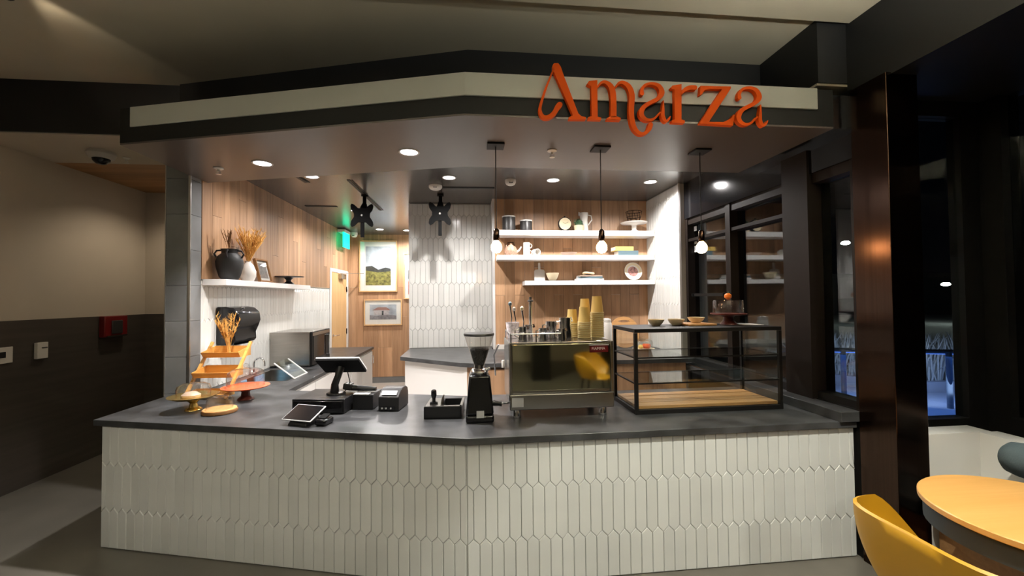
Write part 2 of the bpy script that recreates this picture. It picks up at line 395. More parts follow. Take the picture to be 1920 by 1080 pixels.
# ---- canopy over the counter
def off(dy): return [(-2.37, 3.045 + dy), (-.02, 2.395 + dy), (2.345, 2.395 + dy)]
fr = off(0)
struct('trim_fascia', MB().prism(fr + [(2.345, 3.0), (0, 3.0), (-2.37, 3.6)], SOF + .012, 2.98), M['fascia'], 'charcoal fascia of the canopy')
struct('ceiling_soffit', MB().prism([(-2.37, 3.047), (-.02, 2.397), (2.345, 2.397), (2.345, 3.34), (-.03, 3.345), (-2.37, 3.975)], SOF, SOF + .012), M['soffit'], 'bronze underside of the canopy')
struct('trim_canopy_back', MB().prism([(2.345, 2.98), (2.345, 3.34), (-.03, 3.345), (-2.37, 3.975), (-2.37, 3.58), (0, 2.98)], SOF + .012, 2.99), M['fascia'], 'charcoal back part of the canopy box')
bw = MB(); bw.prism([(-2.285, 3.014), (-.018, 2.382), (-.018, 2.42), (-2.285, 3.05)], 2.846, 2.98); bw.prism([(-.018, 2.382), (2.225, 2.382), (2.225, 2.42), (-.018, 2.42)], 2.846, 2.98)
struct('trim_band', bw, M['band'], 'white painted band along the canopy')
struct('bulkhead', MB().prism([(-2.37, 3.62), (0, 2.935), (2.30, 2.935), (2.30, 3.4), (-2.37, 4.0)], 2.975, UP), M['black'], 'black bulkhead wall above the canopy')
bs = MB(); bs.box(2.26, 2.6, 2.41, 3.4, 3.035, UP); struct('bulkhead_side', bs, M['black'], 'black beam beside the column')
struct('bulkhead_side_underside', box(2.26, 2.6, 2.42, 3.4, 3.02, 3.035), M['beige'], 'beige underside of the black beam')
struct('bulkhead_right', box(2.466, 3.6, -5.2, 2.41, 2.95, UP), M['black'], 'black bulkhead along the right hand windows')
struct('ceiling_kitchen', MB().prism([(XL - .1, 3.97), (-.03, 3.34), (2.6, 3.33), (2.6, 8.6), (XL - .1, 8.6)], CEI, CEI + .08), M['inner'], 'satin charcoal kitchen ceiling')

# ---- right window wall, column, far facade
XG = 2.53
col = struct('column', box(2.43, 2.635, 2.132, 2.36, 0, 2.96), M['bronze'], 'dark bronze clad column at the end of the counter', bevel=.003)
w1 = struct('window_1', box(2.42, 2.60, 2.70, 2.94, .86, 2.70), M['bronze_d'], 'dark bronze framed kitchen windows along the right side')
for y0, y1 in ((2.36, 2.395), (3.63, 3.70), (4.385, 4.43)): box(2.45, 2.58, y0, y1, .9, 2.55).build('mullion', M['bronze_d'], w1)
for y0, y1 in ((2.395, 2.70), (2.94, 3.63), (3.70, 4.385)):
    box(2.46, 2.57, y0, y1, .92, .975).build('sill_rail', M['metal'], w1)
    box(2.46, 2.57, y0, y1, 2.46, 2.53).build('head_rail', M['bronze_d'], w1)
    box(XG, XG + .008, y0, y1, .975, 2.46).build('pane', M['pane'], w1)
box(2.44, 2.6, 2.36, 4.43, 2.53, 2.97).build('head_panel', M['gloss'], w1)
box(2.345, 2.44, 2.40, 3.34, 2.73, 2.95).build('head_panel', M['gloss'], w1)
box(2.46, 2.57, 2.94, 4.385, 2.27, 2.30).build('transom', M['bronze_d'], w1)
box(2.505, 2.522, 2.94, 4.385, 2.30, 2.312).build('hanging_rail', M['steel'], w1)
box(2.451, 2.6, 2.36, 4.43, 0, .925).build('spandrel_panel', M['metal'], w1)
pb = MB(); pb.box(2.47, 2.50, 3.74, 4.36, 1.655, 1.685); pb.box(2.47, XG, 3.76, 3.79, 1.65, 1.69); pb.box(2.47, XG, 4.31, 4.34, 1.65, 1.69); pb.build('push_bar', M['metal'], w1)
for z0, z1 in ((2.39, 2.44), (2.24, 2.27), (2.15, 2.22)): box(XG - .003, XG, 4.33, 4.38, z0, z1).build('sticker', M['paper'], w1)
# frontal window right of the column
w2 = struct('window_2', box(3.30, 3.46, 2.42, 2.50, .70, 2.96), M['metal'], 'narrow black framed window right of the column')
box(2.63, 3.30, 2.42, 2.50, .74, .83).build('sill_rail', M['metal'], w2); box(2.63, 3.30, 2.42, 2.50, 2.85, 2.96).build('head_rail', M['metal'], w2)
box(2.635, 2.70, 2.42, 2.50, .83, 2.85).build('mullion', M['metal'], w2); box(2.70, 3.30, 2.455, 2.463, .83, 2.85).build('pane', M['pane'], w2)
box(2.63, 3.46, 2.42, 2.50, 0, .74).build('spandrel_panel', M['metal'], w2)
w3 = struct('window_3', box(3.44, 3.6, -5.2, 2.42, 0, .86), M['metal'], 'black framed lobby windows on the right')
for k in range(6): box(3.44, 3.58, 2.30 - k * 1.4, 2.42 - k * 1.4, .86, 2.96).build('mullion', M['metal'], w3)
for k in range(5): box(3.50, 3.508, 1.02 - k * 1.4, 2.30 - k * 1.4, .86, 2.96).build('pane', M['pane'], w3)
struct('wall_lobby', box(-4.2, 3.6, -5.35, -5.2, 0, UP), M['cream'], 'cream lobby wall behind the viewer')

# ================================================================ COUNTER
ct = thing('service_counter', 'long angled counter front clad in white picket tiles', 'counter', (0, 0, 0))
cbody = MB().prism([(-2.47, 3.11), (-.02, 2.42), (2.43, 2.42), (2.43, 2.5), (0, 2.5), (-2.47, 3.19)], .0, SLAB - .002).build('carcass', M['grout'], ct)
dl = Vector((A0[0] - L0[0], A0[1] - L0[1], 0)); nl = Vector((dl.y, -dl.x, 0)).normalized()
fp1 = MB().prism([(L0[0], L0[1] + .008), (A0[0], A0[1] + .009), (A0[0], A0[1] + .022), (L0[0], L0[1] + .022)], 0, SLAB - .001).build('front_panel', M['grout'], ct)
fp2 = MB().prism([(A0[0], A0[1] + .009), (R0[0], R0[1] + .009), (R0[0], R0[1] + .022), (A0[0], A0[1] + .022)], 0, SLAB - .001).build('front_panel', M['grout'], ct)
picket(fp1, Vector((L0[0], L0[1] + .0085, 0)), dl, nl, dl.length, .004, SLAB - .002, .258, pitch=.306)
picket(fp2, Vector((A0[0], A0[1] + .009, 0)), (1, 0, 0), (0, -1, 0), R0[0] - A0[0], .004, SLAB - .002, .258, pitch=.306)
MB().prism([(-2.487, 3.09), (-2.46, 3.09), (-2.46, 3.74), (-2.487, 3.74)], 0, SLAB - .001).build('end_panel', M['white'], ct)
MB().prism([(-1.66, 3.88), (-1.64, 3.88), (-1.64, 7.12), (-1.66, 7.12)], .1, SLAB - .001).build('cabinet_front', M['white'], ct)
MB().box(-2.36, -1.64, 7.10, 7.12, 0, SLAB - .001).build('cabinet_end', M['white'], ct)
for k in range(5):
    y0 = 3.92 + k * .64
    dd = box(-1.64, -1.622, y0, y0 + .62, .12, .79).build('cabinet_door', M['white'], ct); MB().tube([(-1.622, y0 + .55, .60), (-1.59, y0 + .55, .60), (-1.59, y0 + .55, .72), (-1.622, y0 + .55, .72)], .006).build('handle', M['chrome'], dd)
MB().prism([(-1.64, 3.87), (0, 3.37), (2.43, 3.37), (2.43, 3.39), (0, 3.39), (-1.64, 3.89)], .1, SLAB - .001).build('cabinet_front', M['white'], ct)
wt = MB()
wt.prism([(-2.55, 3.092), (-.016, 2.378), (2.43, 2.378), (2.43, 3.42), (-.05, 3.42), (-1.61, 3.855), (-1.61, 4.30), (XL, 4.30), (XL, 3.745), (-2.55, 3.745)], SLAB, HC)
wt.prism([(XL, 4.30), (-2.28, 4.30), (-2.28, 5.0), (XL, 5.0)], SLAB, HC); wt.prism([(-1.80, 4.30), (-1.61, 4.30), (-1.61, 5.0), (-1.80, 5.0)], SLAB, HC); wt.prism([(XL, 5.0), (-1.61, 5.0), (-1.61, 7.15), (XL, 7.15)], SLAB, HC)
tag(wt.build('worktop', M['slab'], bevel=.002), 'charcoal stone worktop running along the tiled counter', 'worktop')
tag(box(2.31, 2.45, 2.362, 4.40, HC + .001, .92).build('window_ledge', M['slab'], bevel=.002), 'raised charcoal ledge under the right windows', 'ledge')
ag = thing('air_grille', 'slatted steel air grille on the ledge behind the display case', 'air grille', (2.38, 3.85, .9205)); m = MB(); m.box(-.06, -.052, -.4, .4, 0, .012); m.box(.052, .06, -.4, .4, 0, .012); m.box(-.052, .052, -.4, -.39, 0, .012); m.box(-.052, .052, .39, .4, 0, .012); m.build('frame', M['steel'], ag)
for k in range(7): MB().box(-.046 + k * .0145, -.040 + k * .0145, -.39, .39, .001, .010).build('slat', M['steel'], ag)
# back counter
bc = thing('back_counter', 'white cabinet run below the oak shelf wall', 'cabinet')
MB().prism([(-.74, 4.83), (-.03, 4.25), (-.03, 5.58), (-.74, 5.58)], .05, .955).build('cabinet_body', M['white'], bc)
MB().prism([(-.03, 4.25), (2.3, 4.2), (2.3, 5.28), (-.03, 5.28)], .05, .955).build('cabinet_body', M['oak'], bc)
dd = box(.02, .52, 4.18, 4.215, .12, .93).build('cabinet_door', M['oak'], bc); MB().tube([(.46, 4.19, .75), (.46, 4.15, .75), (.46, 4.15, .87), (.46, 4.19, .87)], .006).build('handle', M['chrome'], dd)
dd = box(.54, 1.04, 4.18, 4.215, .12, .93).build('cabinet_door', M['oak'], bc); MB().tube([(.98, 4.19, .75), (.98, 4.15, .75), (.98, 4.15, .87), (.98, 4.19, .87)], .006).build('handle', M['chrome'], dd)
tag(MB().prism([(-.79, 5.575), (-.79, 4.80), (-.10, 4.24), (.02, 4.185), (.2, 4.155), (2.375, 4.14), (2.375, 5.275), (.29, 5.275), (.29, 5.575)], .957, 1.0).build('back_worktop', M['slab'], bevel=.002), 'charcoal worktop on the back cabinets below the shelves', 'worktop')
tag(box(.34, 2.36, 5.255, 5.275, 1.001, 1.06).build('backsplash', M['ceramic']), 'low white backsplash strip under the oak wall', 'backsplash')

# ================================================================ OUTDOORS (night)
struct('ground', box(2.7, 40, 2.55, 60, -.3, -.02), M['ground'], 'paved terrace outside the windows')
tl = thing('terrace_ledge', 'low concrete terrace ledge lit blue outside the windows', 'ledge'); MB().prism([(3.2, 2.9), (6.4, 2.9), (6.4, 4.30), (5.15, 4.40), (4.75, 5.0), (3.2, 5.0)], -.02, .48).build('paving_slab', M['planter'], tl, .01)
MB().prism([(4.78, 5.02), (5.18, 4.42), (6.4, 4.32), (6.4, 4.40), (5.23, 4.50), (4.84, 5.06)], -.02, .60).build('kerb', M['planter'], tl); MB().prism([(4.84, 5.06), (5.23, 4.50), (7.4, 4.3), (7.4, 7.0), (4.84, 7.0)], -.02, .54).build('soil', M['charcoal_c'], tl)
for gi, (gx, gy, wx, wy, n, lb) in enumerate(((5.35, 5.45, .55, .35, 900, 'pale feathery grass clump seen through the kitchen window'), (6.3, 4.85, .75, .35, 1100, 'pale feathery grass clump seen through the window right of the column'))):
    m = MB()
    for k in range(n):
        x, y = gx + random.uniform(-wx, wx), gy + random.uniform(-wy, wy); hh = random.uniform(.25, .62); a = random.uniform(0, 2 * PI); l = random.uniform(.05, .28)
        p = Vector((x, y, .54)); q = p + Vector((math.cos(a) * l * .35, math.sin(a) * l * .35, hh * .6)); r_ = p + Vector((math.cos(a) * l, math.sin(a) * l, hh)); s_ = Vector((.005, -.004, 0))
        i = len(m.v); m.v += [tuple(p - s_), tuple(p + s_), tuple(q + s_ * 1.3), tuple(q - s_ * 1.3), tuple(r_)]; m.f += [(i, i + 1, i + 2, i + 3), (i + 3, i + 2, i + 4)]
    tag(m.build('grass_clump', M['grass'], smooth=0), lb, 'grass')['kind'] = 'stuff'
rl = thing('railing', 'metal railing with blue light strip outside the kitchen window', 'railing', (0, 0, .48))
hr = MB().tube([(3.35, 4.35, .55), (3.8, 4.15, .58), (4.6, 3.85, .58), (6.0, 3.4, .58)], .022).build('handrail', M['rail'], rl); MB().bar((3.8, 4.15, .552), (6.0, 3.4, .552), .02, .006).build('led_strip', M['ledblue'], hr)
for x, y in ((4.02, 4.07), (4.9, 3.755), (5.8, 3.465)): MB().cyl((x, y, .0), (x, y, .58), .025).build('post', M['rail'], rl)
lamp('led_glow', 'AREA', (4.2, 3.98, .53), 7, (.10, .28, 1), rl, aim=(4.2, 3.98, -1), size=.9)
lamp('led_glow', 'AREA', (5.3, 3.60, .53), 7, (.10, .28, 1), rl, aim=(5.3, 3.6, -1), size=.9)
lamp('led_glow', 'AREA', (4.75, 3.9, .54), 9, (.55, .68, 1), rl, aim=(5.6, 5.2, .2), size=.8)
for i, (x, y, z, lb) in enumerate(((19.6, 19.0, 4.3, 'distant street lamp glowing beyond the kitchen window'), (26, 19.5, 2.15, 'distant street lamp glowing beyond the window right of the column'))):
    s_ = thing('street_lamp', lb, 'street lamp', (x, y, 0)); MB().cyl((0, 0, -.1), (0, 0, z + .1), .06).build('pole', M['metal'], s_)
    for k in (-1, 1): MB().lathe([(0, -.1), (.16, -.06), (.2, 0), (.14, .08), (0, .1)], (k * .32, -k * .2, z), 14).build('lamp_head', M['streetlight'], s_)
db = thing('distant_building', 'dark low building across the terrace', 'building', (24, 30, 0)); MB().box(-20, 22, 0, 6, 0, 3.0).build('wall', M['dark_build'], db); MB().box(-20.3, 22.3, -.3, 6.3, 3.0, 3.3).build('roof', M['dark_build'], db)
GLYPHS = [{'s':[[(0.507,3.012,0.0087),(0.487,2.965,0.0102),(0.453,2.88,0.0131),(0.424,2.787,0.016),(0.422,2.749,0.0189),(0.438,2.721,0.0218),(0.469,2.719,0.0233),(0.503,2.743,0.0276),(0.525,2.78,0.0305),(0.539,2.796,0.032)]],'p':[[(0.498,3.027),(0.506,3.04),(0.532,3.043),(0.547,3.022),(0.568,2.961),(0.65,2.746),(0.669,2.73),(0.696,2.726),(0.695,2.712),(0.591,2.709),(0.594,2.723),(0.615,2.733),(0.611,2.749),(0.51,2.978),(0.499,3.008)]]},{'s':[[(0.769,2.909,0.0087),(0.789,2.935,0.0145),(0.817,2.942,0.0204),(0.848,2.922,0.032),(0.863,2.88,0.0363),(0.866,2.812,0.0363),(0.864,2.731,0.0363)],[(0.88,2.914,0.0087),(0.9,2.938,0.016),(0.928,2.944,0.0218),(0.963,2.921,0.032),(0.981,2.871,0.0349),(0.977,2.801,0.0334),(0.977,2.739,0.032),(0.991,2.677,0.0291),(1.023,2.641,0.0218),(1.059,2.642,0.0189),(1.085,2.668,0.0262),(1.095,2.696,0.0291)]],'p':[[(0.705,2.927),(0.717,2.944),(0.768,2.952),(0.767,2.731),(0.789,2.727),(0.788,2.713),(0.708,2.713),(0.71,2.727),(0.731,2.734),(0.73,2.913),(0.716,2.918)],[(0.823,2.724),(0.845,2.736),(0.885,2.738),(0.91,2.729),(0.907,2.714),(0.823,2.713)]]},{'s':[[(1.045,2.883,0.0247),(1.046,2.909,0.0189),(1.068,2.937,0.016),(1.113,2.946,0.0174),(1.153,2.932,0.0276),(1.17,2.893,0.0334),(1.147,2.858,0.0247),(1.102,2.833,0.0218),(1.062,2.808,0.0262),(1.038,2.772,0.032),(1.046,2.741,0.0276),(1.076,2.723,0.0189),(1.117,2.732,0.0131),(1.158,2.773,0.0087)],[(1.179,2.846,0.0044),(1.176,2.793,0.016),(1.174,2.75,0.0233),(1.191,2.72,0.0174),(1.211,2.731,0.0102),(1.222,2.751,0.0051)]],'p':[]},{'s':[[(1.29,2.88,0.0087),(1.309,2.912,0.0189),(1.345,2.931,0.0262),(1.384,2.934,0.0276)]],'p':[[(1.226,2.927),(1.238,2.94),(1.296,2.951),(1.291,2.733),(1.313,2.727),(1.311,2.711),(1.228,2.712),(1.23,2.726),(1.248,2.733),(1.25,2.918),(1.234,2.919)]]},{'s':[],'p':[[(1.412,2.887),(1.418,2.946),(1.616,2.95),(1.616,2.939),(1.468,2.725),(1.56,2.726),(1.611,2.75),(1.629,2.776),(1.636,2.774),(1.624,2.707),(1.41,2.712),(1.41,2.719),(1.557,2.931),(1.477,2.93),(1.444,2.919),(1.424,2.891)]]},{'s':[[(1.672,2.883,0.0247),(1.672,2.909,0.0189),(1.696,2.939,0.016),(1.743,2.948,0.0174),(1.785,2.933,0.0276),(1.803,2.893,0.0334),(1.779,2.858,0.0247),(1.731,2.832,0.0218),(1.688,2.806,0.0262),(1.664,2.769,0.032),(1.671,2.737,0.0276),(1.703,2.718,0.0189),(1.746,2.728,0.0131),(1.789,2.769,0.0087)],[(1.812,2.845,0.0044),(1.809,2.79,0.016),(1.806,2.746,0.0233),(1.824,2.715,0.0174),(1.845,2.727,0.0102),(1.857,2.747,0.0051)]],'p':[]}]
# ================================================================ SIGN
def stroke_poly(st):
    pts = []
    for i in range(len(st) - 1):       # Catmull-Rom refinement of the centre line
        p0, p1, p2, p3 = st[max(i - 1, 0)], st[i], st[i + 1], st[min(i + 2, len(st) - 1)]
        for t in (0, .25, .5, .75): pts.append(tuple(.5 * (2 * b + (c - a) * t + (2 * a - 5 * b + 4 * c - d) * t * t + (3 * b - a - 3 * c + d) * t ** 3) for a, b, c, d in zip(p0, p1, p2, p3)))
    pts.append(st[-1]); L, Rr = [], []
    for i, (x, z, w) in enumerate(pts):
        q, r_ = pts[max(i - 1, 0)], pts[min(i + 1, len(pts) - 1)]; d = Vector((r_[0] - q[0], r_[1] - q[1])).normalized(); n = Vector((-d.y, d.x)) * w / 2
        L.append((x + n.x, z + n.y)); Rr.append((x - n.x, z - n.y))
    return pts, L, Rr
sg = thing('shop_sign', 'orange serif lettering reading Amarza across the canopy', 'sign', (0, 0, 0))
for g in GLYPHS:
    m = MB(); y0, y1 = 2.352, 2.381
    for p in g['p']: m.ext(p, (0, y0, 0), (1, 0, 0), (0, 0, 1), (0, y1 - y0, 0))
    for st in g['s']:
        pts, L, Rr = stroke_poly(st); n = len(L); i = len(m.v)
        m.v += [(x, y0, z) for x, z in L] + [(x, y0, z) for x, z in Rr] + [(x, y1, z) for x, z in L] + [(x, y1, z) for x, z in Rr]
        for k in range(n - 1):
            m.f += [(i + k, i + k + 1, i + n + k + 1, i + n + k), (i + 2 * n + k, i + 2 * n + k + 1, i + 3 * n + k + 1, i + 3 * n + k), (i + k, i + k + 1, i + 2 * n + k + 1, i + 2 * n + k), (i + n + k, i + n + k + 1, i + 3 * n + k + 1, i + 3 * n + k)]
        for x, z, w in (pts[0], pts[-1]):
            if w > .015: m.ext([(x + w / 2 * math.cos(a * PI / 8), z + w / 2 * math.sin(a * PI / 8)) for a in range(16)], (0, y0 + .0004, 0), (1, 0, 0), (0, 0, 1), (0, y1 - y0 - .001, 0))
    m.build('letter', M['orange'], sg, smooth=30)

# ================================================================ LIGHT FITTINGS
def downlight(x, y, z, label, watts, col=NEUTRAL, size=164, group='recessed downlights', r=.062, aim=None, blend=.6):
    t = thing('downlight', label, 'downlight', (x, y, z), 0, group)
    MB().lathe([(r, -.004), (r + .012, -.006), (r + .014, 0), (r, .0), (r - .004, -.002)], (0, 0, 0), 28).build('trim_ring', M['dim'], t)
    MB().lathe([(0, -.003), (r, -.003), (r, -.0005), (0, -.0005)], (0, 0, 0), 28).build('lens', M['disc'], t)
    if watts: lamp('downlight_lamp', 'SPOT', (0, 0, -.012), watts, col, t, aim=aim or (0, 0, -3), spot_size=R(size), spot_blend=blend, shadow_soft_size=.035)
    return t
downlight(-.43, 3.034, SOF, 'recessed downlight in the canopy left of the pendants', W_SOFFIT, size=115)
downlight(-1.602, 3.371, SOF, 'recessed downlight in the canopy above the dried wheat rack', W_SOFFIT * .8, size=105)
downlight(.92, 4.39, CEI, 'ceiling downlight in front of the middle of the shelves', W_INNER)
downlight(2.025, 4.38, CEI, 'ceiling downlight in front of the right end of the shelves', W_INNER)
downlight(-.205, 4.37, CEI, 'ceiling downlight in front of the tiled pier', W_INNER)
downlight(-1.62, 4.43, CEI, 'ceiling downlight over the sink half hidden by the canopy edge', W_INNER * .6)
downlight(-1.63, 7.73, CEI, 'small ceiling downlight near the tall landscape picture', W_HALLWAY)
downlight(-1.155, 7.83, CEI, 'small ceiling downlight beside the tiled pier edge', W_HALLWAY)
downlight(-1.62, 6.1, CEI, 'ceiling downlight over the microwave', W_HALLWAY * .8)
for i, (x, y, k, s_, lb) in enumerate(((1.5, .95, 3.0, 78, 'lobby downlight in front of the espresso machine'), (2.3, 1.0, .36, 110, 'lobby downlight over the round table'), (-1.3, -.6, .7, 130, 'unseen lobby fill downlight left of the viewer'), (1.2, -2.2, 1.0, 140, 'unseen lobby fill downlight behind the viewer'), (-3.0, .6, .3, 120, 'lobby downlight near the corridor mouth'))):  # left and behind-viewer downlights put out of view to wash the counter front
    downlight(x, y, UP - .03, lb, W_LOBBY * k, LOBBY, s_, 'lobby downlights', .07, None, .3)
downlight(-3.25, 5.0, CORR, 'corridor downlight near the far cream wall', W_CORRIDOR, WARM, 140, 'corridor downlights', .05)
for x, y, k, lb in ((-2.0, .3, .6, 'unseen added fill uplight bowl left of the viewer'), (.6, .2, 1.1, 'unseen added fill uplight bowl behind the viewer'), (1.9, .9, .9, 'unseen added fill uplight bowl near the round table')):  # bowls added out of view as fill to brighten the lobby ceiling
    t = thing('fill_uplight_bowl', lb, 'pendant lamp', (x, y, UP - .03), 0, 'added fill uplights out of view'); MB().cyl((0, 0, 0), (0, 0, -.64), .006, n=8).build('stem', M['metal'], t); MB().lathe([(0, -.5), (.03, -.505), (.03, -.52), (0, -.525)], n=16).build('cap', M['metal'], t)
    MB().lathe([(0, -.66), (.08, -.645), (.14, -.60), (.165, -.54), (.168, -.53), (.16, -.53), (.13, -.59), (0, -.635)], n=28).build('bowl_shade', M['metal'], t)
    MB().lathe([(0, -.560), (.15, -.560), (.15, -.565), (0, -.565)], n=28).build('diffuser', emit('fill_uplight_glow', LOBBY, W_UPLIGHT_FILL * k / (PI * PI * .15 ** 2)), t)
su = thing('ceiling_spotlight', 'black ceiling spotlight washing the lobby ceiling at the top left', 'spotlight', (-2.50, 2.42, UP)); MB().cyl((0, 0, -.0005), (0, 0, -.05), .02, n=12).build('stem', M['metal'], su); MB().cyl((0, -.06, -.10), (0, .07, -.085), .045, n=20).build('can', M['metal'], su)
lamp('spotlight_lamp', 'SPOT', (0, .09, -.083), 5, WARM, su, aim=(-.10, 1.0, -.0), spot_size=R(50), spot_blend=.6, shadow_soft_size=.03)
struct('column_lobby', box(1.25, 1.6, -3.0, -2.7, 0, UP), M['metal'], 'dark lobby column behind the viewer')
def pendant(x, lb):
    t = thing('pendant_lamp', lb, 'pendant lamp', (x, 2.85, SOF), 0, 'three globe pendants over the counter')
    MB().box(-.06, .06, -.06, .06, -.014, -.0005).build('canopy_plate', M['metal'], t, .003)
    MB().cyl((0, 0, -.014), (0, 0, -.60), .0035, n=8).build('cord', M['metal'], t)
    MB().lathe([(0, -.585), (.012, -.588), (.021, -.60), (.023, -.66), (.019, -.672), (0, -.672)], n=20).build('socket', M['bronze'], t)
    MB().lathe([(0, -.664), (.014, -.666), (.016, -.676), (.026, -.685), (.036, -.703), (.0385, -.72), (.035, -.738), (.022, -.754), (.0, -.760)], n=24).build('bulb', M['bulb'], t)
for x, lb in ((.19, 'globe pendant lamp nearest the tiled pier'), (.945, 'middle globe pendant lamp over the espresso machine'), (1.70, 'globe pendant lamp over the glass display case')): pendant(x, lb)

# ================================================================ CEILING FITTINGS
def sprinkler(x, y, z, lb, r=.036):
    t = thing('sprinkler_head', lb, 'sprinkler', (x, y, z), 0, 'sprinkler heads')
    MB().lathe([(r, -.0005), (r, -.006), (r * .5, -.014), (0, -.014)], n=20).build('escutcheon', M['ceramic'], t)
    m = MB(); m.cyl((0, 0, -.013), (0, 0, -.03), .009, .007, 10); m.bar((-.012, 0, -.028), (-.012, 0, -.05), .004, .004); m.bar((.012, 0, -.028), (.012, 0, -.05), .004, .004); m.lathe([(0, -.052), (.02, -.052), (.02, -.049), (0, -.049)], n=14); m.build('deflector', M['ceramic'], t)
sprinkler(-2.007, 3.519, SOF, 'sprinkler head in the canopy above the cake stands'); sprinkler(.607, 2.923, SOF, 'sprinkler head between the first two pendants'); sprinkler(-3.223, 4.217, CORR, 'sprinkler head beside the corridor camera', .03)
def detector(x, y, r, lb, d=.05):
    t = thing('smoke_detector', lb, 'detector', (x, y, CEI), 0, 'ceiling detectors')
    MB().lathe([(0, -.0005), (r, -.0005), (r, -d * .45), (r * .82, -d * .8), (r * .5, -d), (0, -d)], n=28).build('housing', M['ceramic'], t)
    MB().box(-.02, .02, -r * .9, -r * .7, -d * .75, -d * .55).build('sensor_slot', M['grey_c'], t)
detector(-.374, 4.70, .075, 'round smoke detector in front of the tiled pier'); detector(.454, 4.42, .06, 'round ceiling detector left of the shelves', .06); detector(-2.2, 8.15, .065, 'white ceiling detector beside the exit sign', .09)
def diffuser(p, q, w, lb):
    t = thing('slot_diffuser', lb, 'air vent', (0, 0, 0), 0, 'linear slot diffusers'); p, q = Vector((*p, CEI - .003)), Vector((*q, CEI - .003)); n = (q - p).cross(Vector((0, 0, 1))).normalized()
    MB().bar(p, q, w, .004).build('slot', M['black'], t); MB().bar(p + n * w, q + n * w, .006, .006).build('frame_strip', M['metal'], t)
diffuser((-1.282, 4.53), (-1.262, 6.06), .035, 'long slot diffuser running towards the passage beside the left bracket'); diffuser((-2.22, 5.86), (-1.80, 5.86), .04, 'short slot diffuser over the microwave'); diffuser((-.293, 4.78), (.30, 4.76), .03, 'short slot diffuser beside the round smoke detector'); diffuser((-1.775, 4.45), (-1.76, 4.66), .035, 'small slot diffuser beside the downlight over the sink')
def tv_mount(x, y, z, lb):
    t = thing('screen_bracket', lb, 'bracket', (x, y, 0), 0, 'black screen ceiling brackets')
    m = MB(); m.cyl((0, .12, CEI - .001), (0, .12, CEI - .02), .04); m.cyl((0, .12, CEI - .02), (0, .12, z + .12), .022); m.build('pole', M['bracket'], t)
    m = MB(); m.tube([(0, .12, z + .16), (0, .08, z + .1), (0, .02, z + .02)], [.03, .045, .03], 10); m.box(-.02, .02, .0, .03, z - .26, z + .08); m.build('arm', M['bracket'], t)
    m = MB(); half = [(0, .085), (.045, .085), (.085, .125), (.118, .14), (.132, .115), (.125, .07), (.092, .02), (.092, -.02), (.125, -.07), (.132, -.115), (.118, -.14), (.085, -.125), (.045, -.085), (0, -.085)]
    m.ext(half + [(-a, b) for a, b in reversed(half[1:-1])], (0, -.012, z), (1, 0, 0), (0, 0, 1), (0, .012, 0)); pq = m.build('butterfly_plate', M['bracket'], t); MB().cyl((0, -.013, z), (0, -.017, z), .012, n=12).build('bolt', M['steel'], pq)
tv_mount(-1.27, 5.05, 2.66, 'black butterfly screen bracket hanging left in the passage'); tv_mount(-.345, 4.97, 2.675, 'black butterfly screen bracket hanging before the tiled pier')
es = thing('exit_sign', 'glowing green exit sign high on the oak wall above the door', 'exit sign', (XL + .02, 7.80, 2.60)); MB().box(0, .13, -.17, .17, .27, .32).build('housing', M['ceramic'], es); MB().box(.098, .112, -.19, .19, .0, .27).build('panel', M['exit'], es)
dc = thing('dome_camera', 'white dome camera with black lens on the corridor ceiling', 'camera', (-3.318, 4.067, CORR)); MB().lathe([(0, -.0005), (.10, -.0005), (.105, -.025), (.085, -.06), (.06, -.065)], n=28).build('housing', M['dim'], dc); MB().lathe([(.065, -.06), (.06, -.085), (.035, -.11), (0, -.12)], n=24).build('lens_dome', M['gloss'], dc)
# corridor wall devices
fa = thing('fire_alarm', 'red fire alarm strobe at the top of the brown wainscot', 'fire alarm', (-4.0, 5.05, 1.36)); MB().box(0, .06, -.15, .15, -.09, .14).build('housing', M['red'], fa, .008); MB().box(.06, .075, -.07, .07, -.06, .09).build('strobe_lens', M['grey_c'], fa, .01); MB().box(.055, .075, -.13, .13, -.09, -.075).build('chrome_strip', M['steel'], fa)
sw = thing('access_reader', 'small white control box on the brown wainscot', 'wall control', (-4.0, 4.285, 1.21)); MB().box(0, .03, -.05, .05, -.075, .075).build('housing', M['ceramic'], sw, .004); MB().box(.03, .033, -.01, .04, .02, .03).build('slot', M['grey_c'], sw)
so = thing('wall_outlet', 'white wall plate at the left edge of the photo', 'wall plate', (-4.0, 3.99, 1.205)); MB().box(0, .012, -.05, .06, -.07, .07).build('plate', M['ceramic'], so, .003); MB().box(.012, .016, -.05, .0, -.02, .03).build('port', M['plastic'], so)

# ================================================================ ESPRESSO MACHINE AND GRINDER
em = thing('espresso_machine', 'large polished steel espresso machine with red badge', 'espresso machine', (.61, 2.70, HC))
MB().box(-.352, .352, .012, .40, .10, .505).build('body', M['steel'], em, .006)
MB().box(-.335, .335, .0, .012, .185, .490).build('rear_panel', M['mirror'], em, .004)
MB().box(-.352, .352, -.012, .03, .063, .165).build('lower_band', M['steel'], em, .006)
for x in (-.352, .334): MB().box(x, x + .018, -.006, .05, .10, .505).build('side_frame', M['steel'], em, .003)
for x in (-.30, .29):
    for y in (.05, .33): f_ = MB().lathe([(0, 0), (.028, 0), (.03, .01), (.026, .02), (.026, .066), (0, .066)], (x, y, .001), 18).build('foot', M['chrome'], em)
m = MB(); m.tube([(-.34, .01, .56), (.0, .01, .56)], .005); m.tube([(-.34, .38, .56), (-.34, .01, .56)], .005)
for x, y in ((-.34, .01), (-.17, .01), (0, .01), (-.34, .38)): m.cyl((x, y, .505), (x, y, .565), .005, n=8)
m.build('cup_rail', M['chrome'], em)
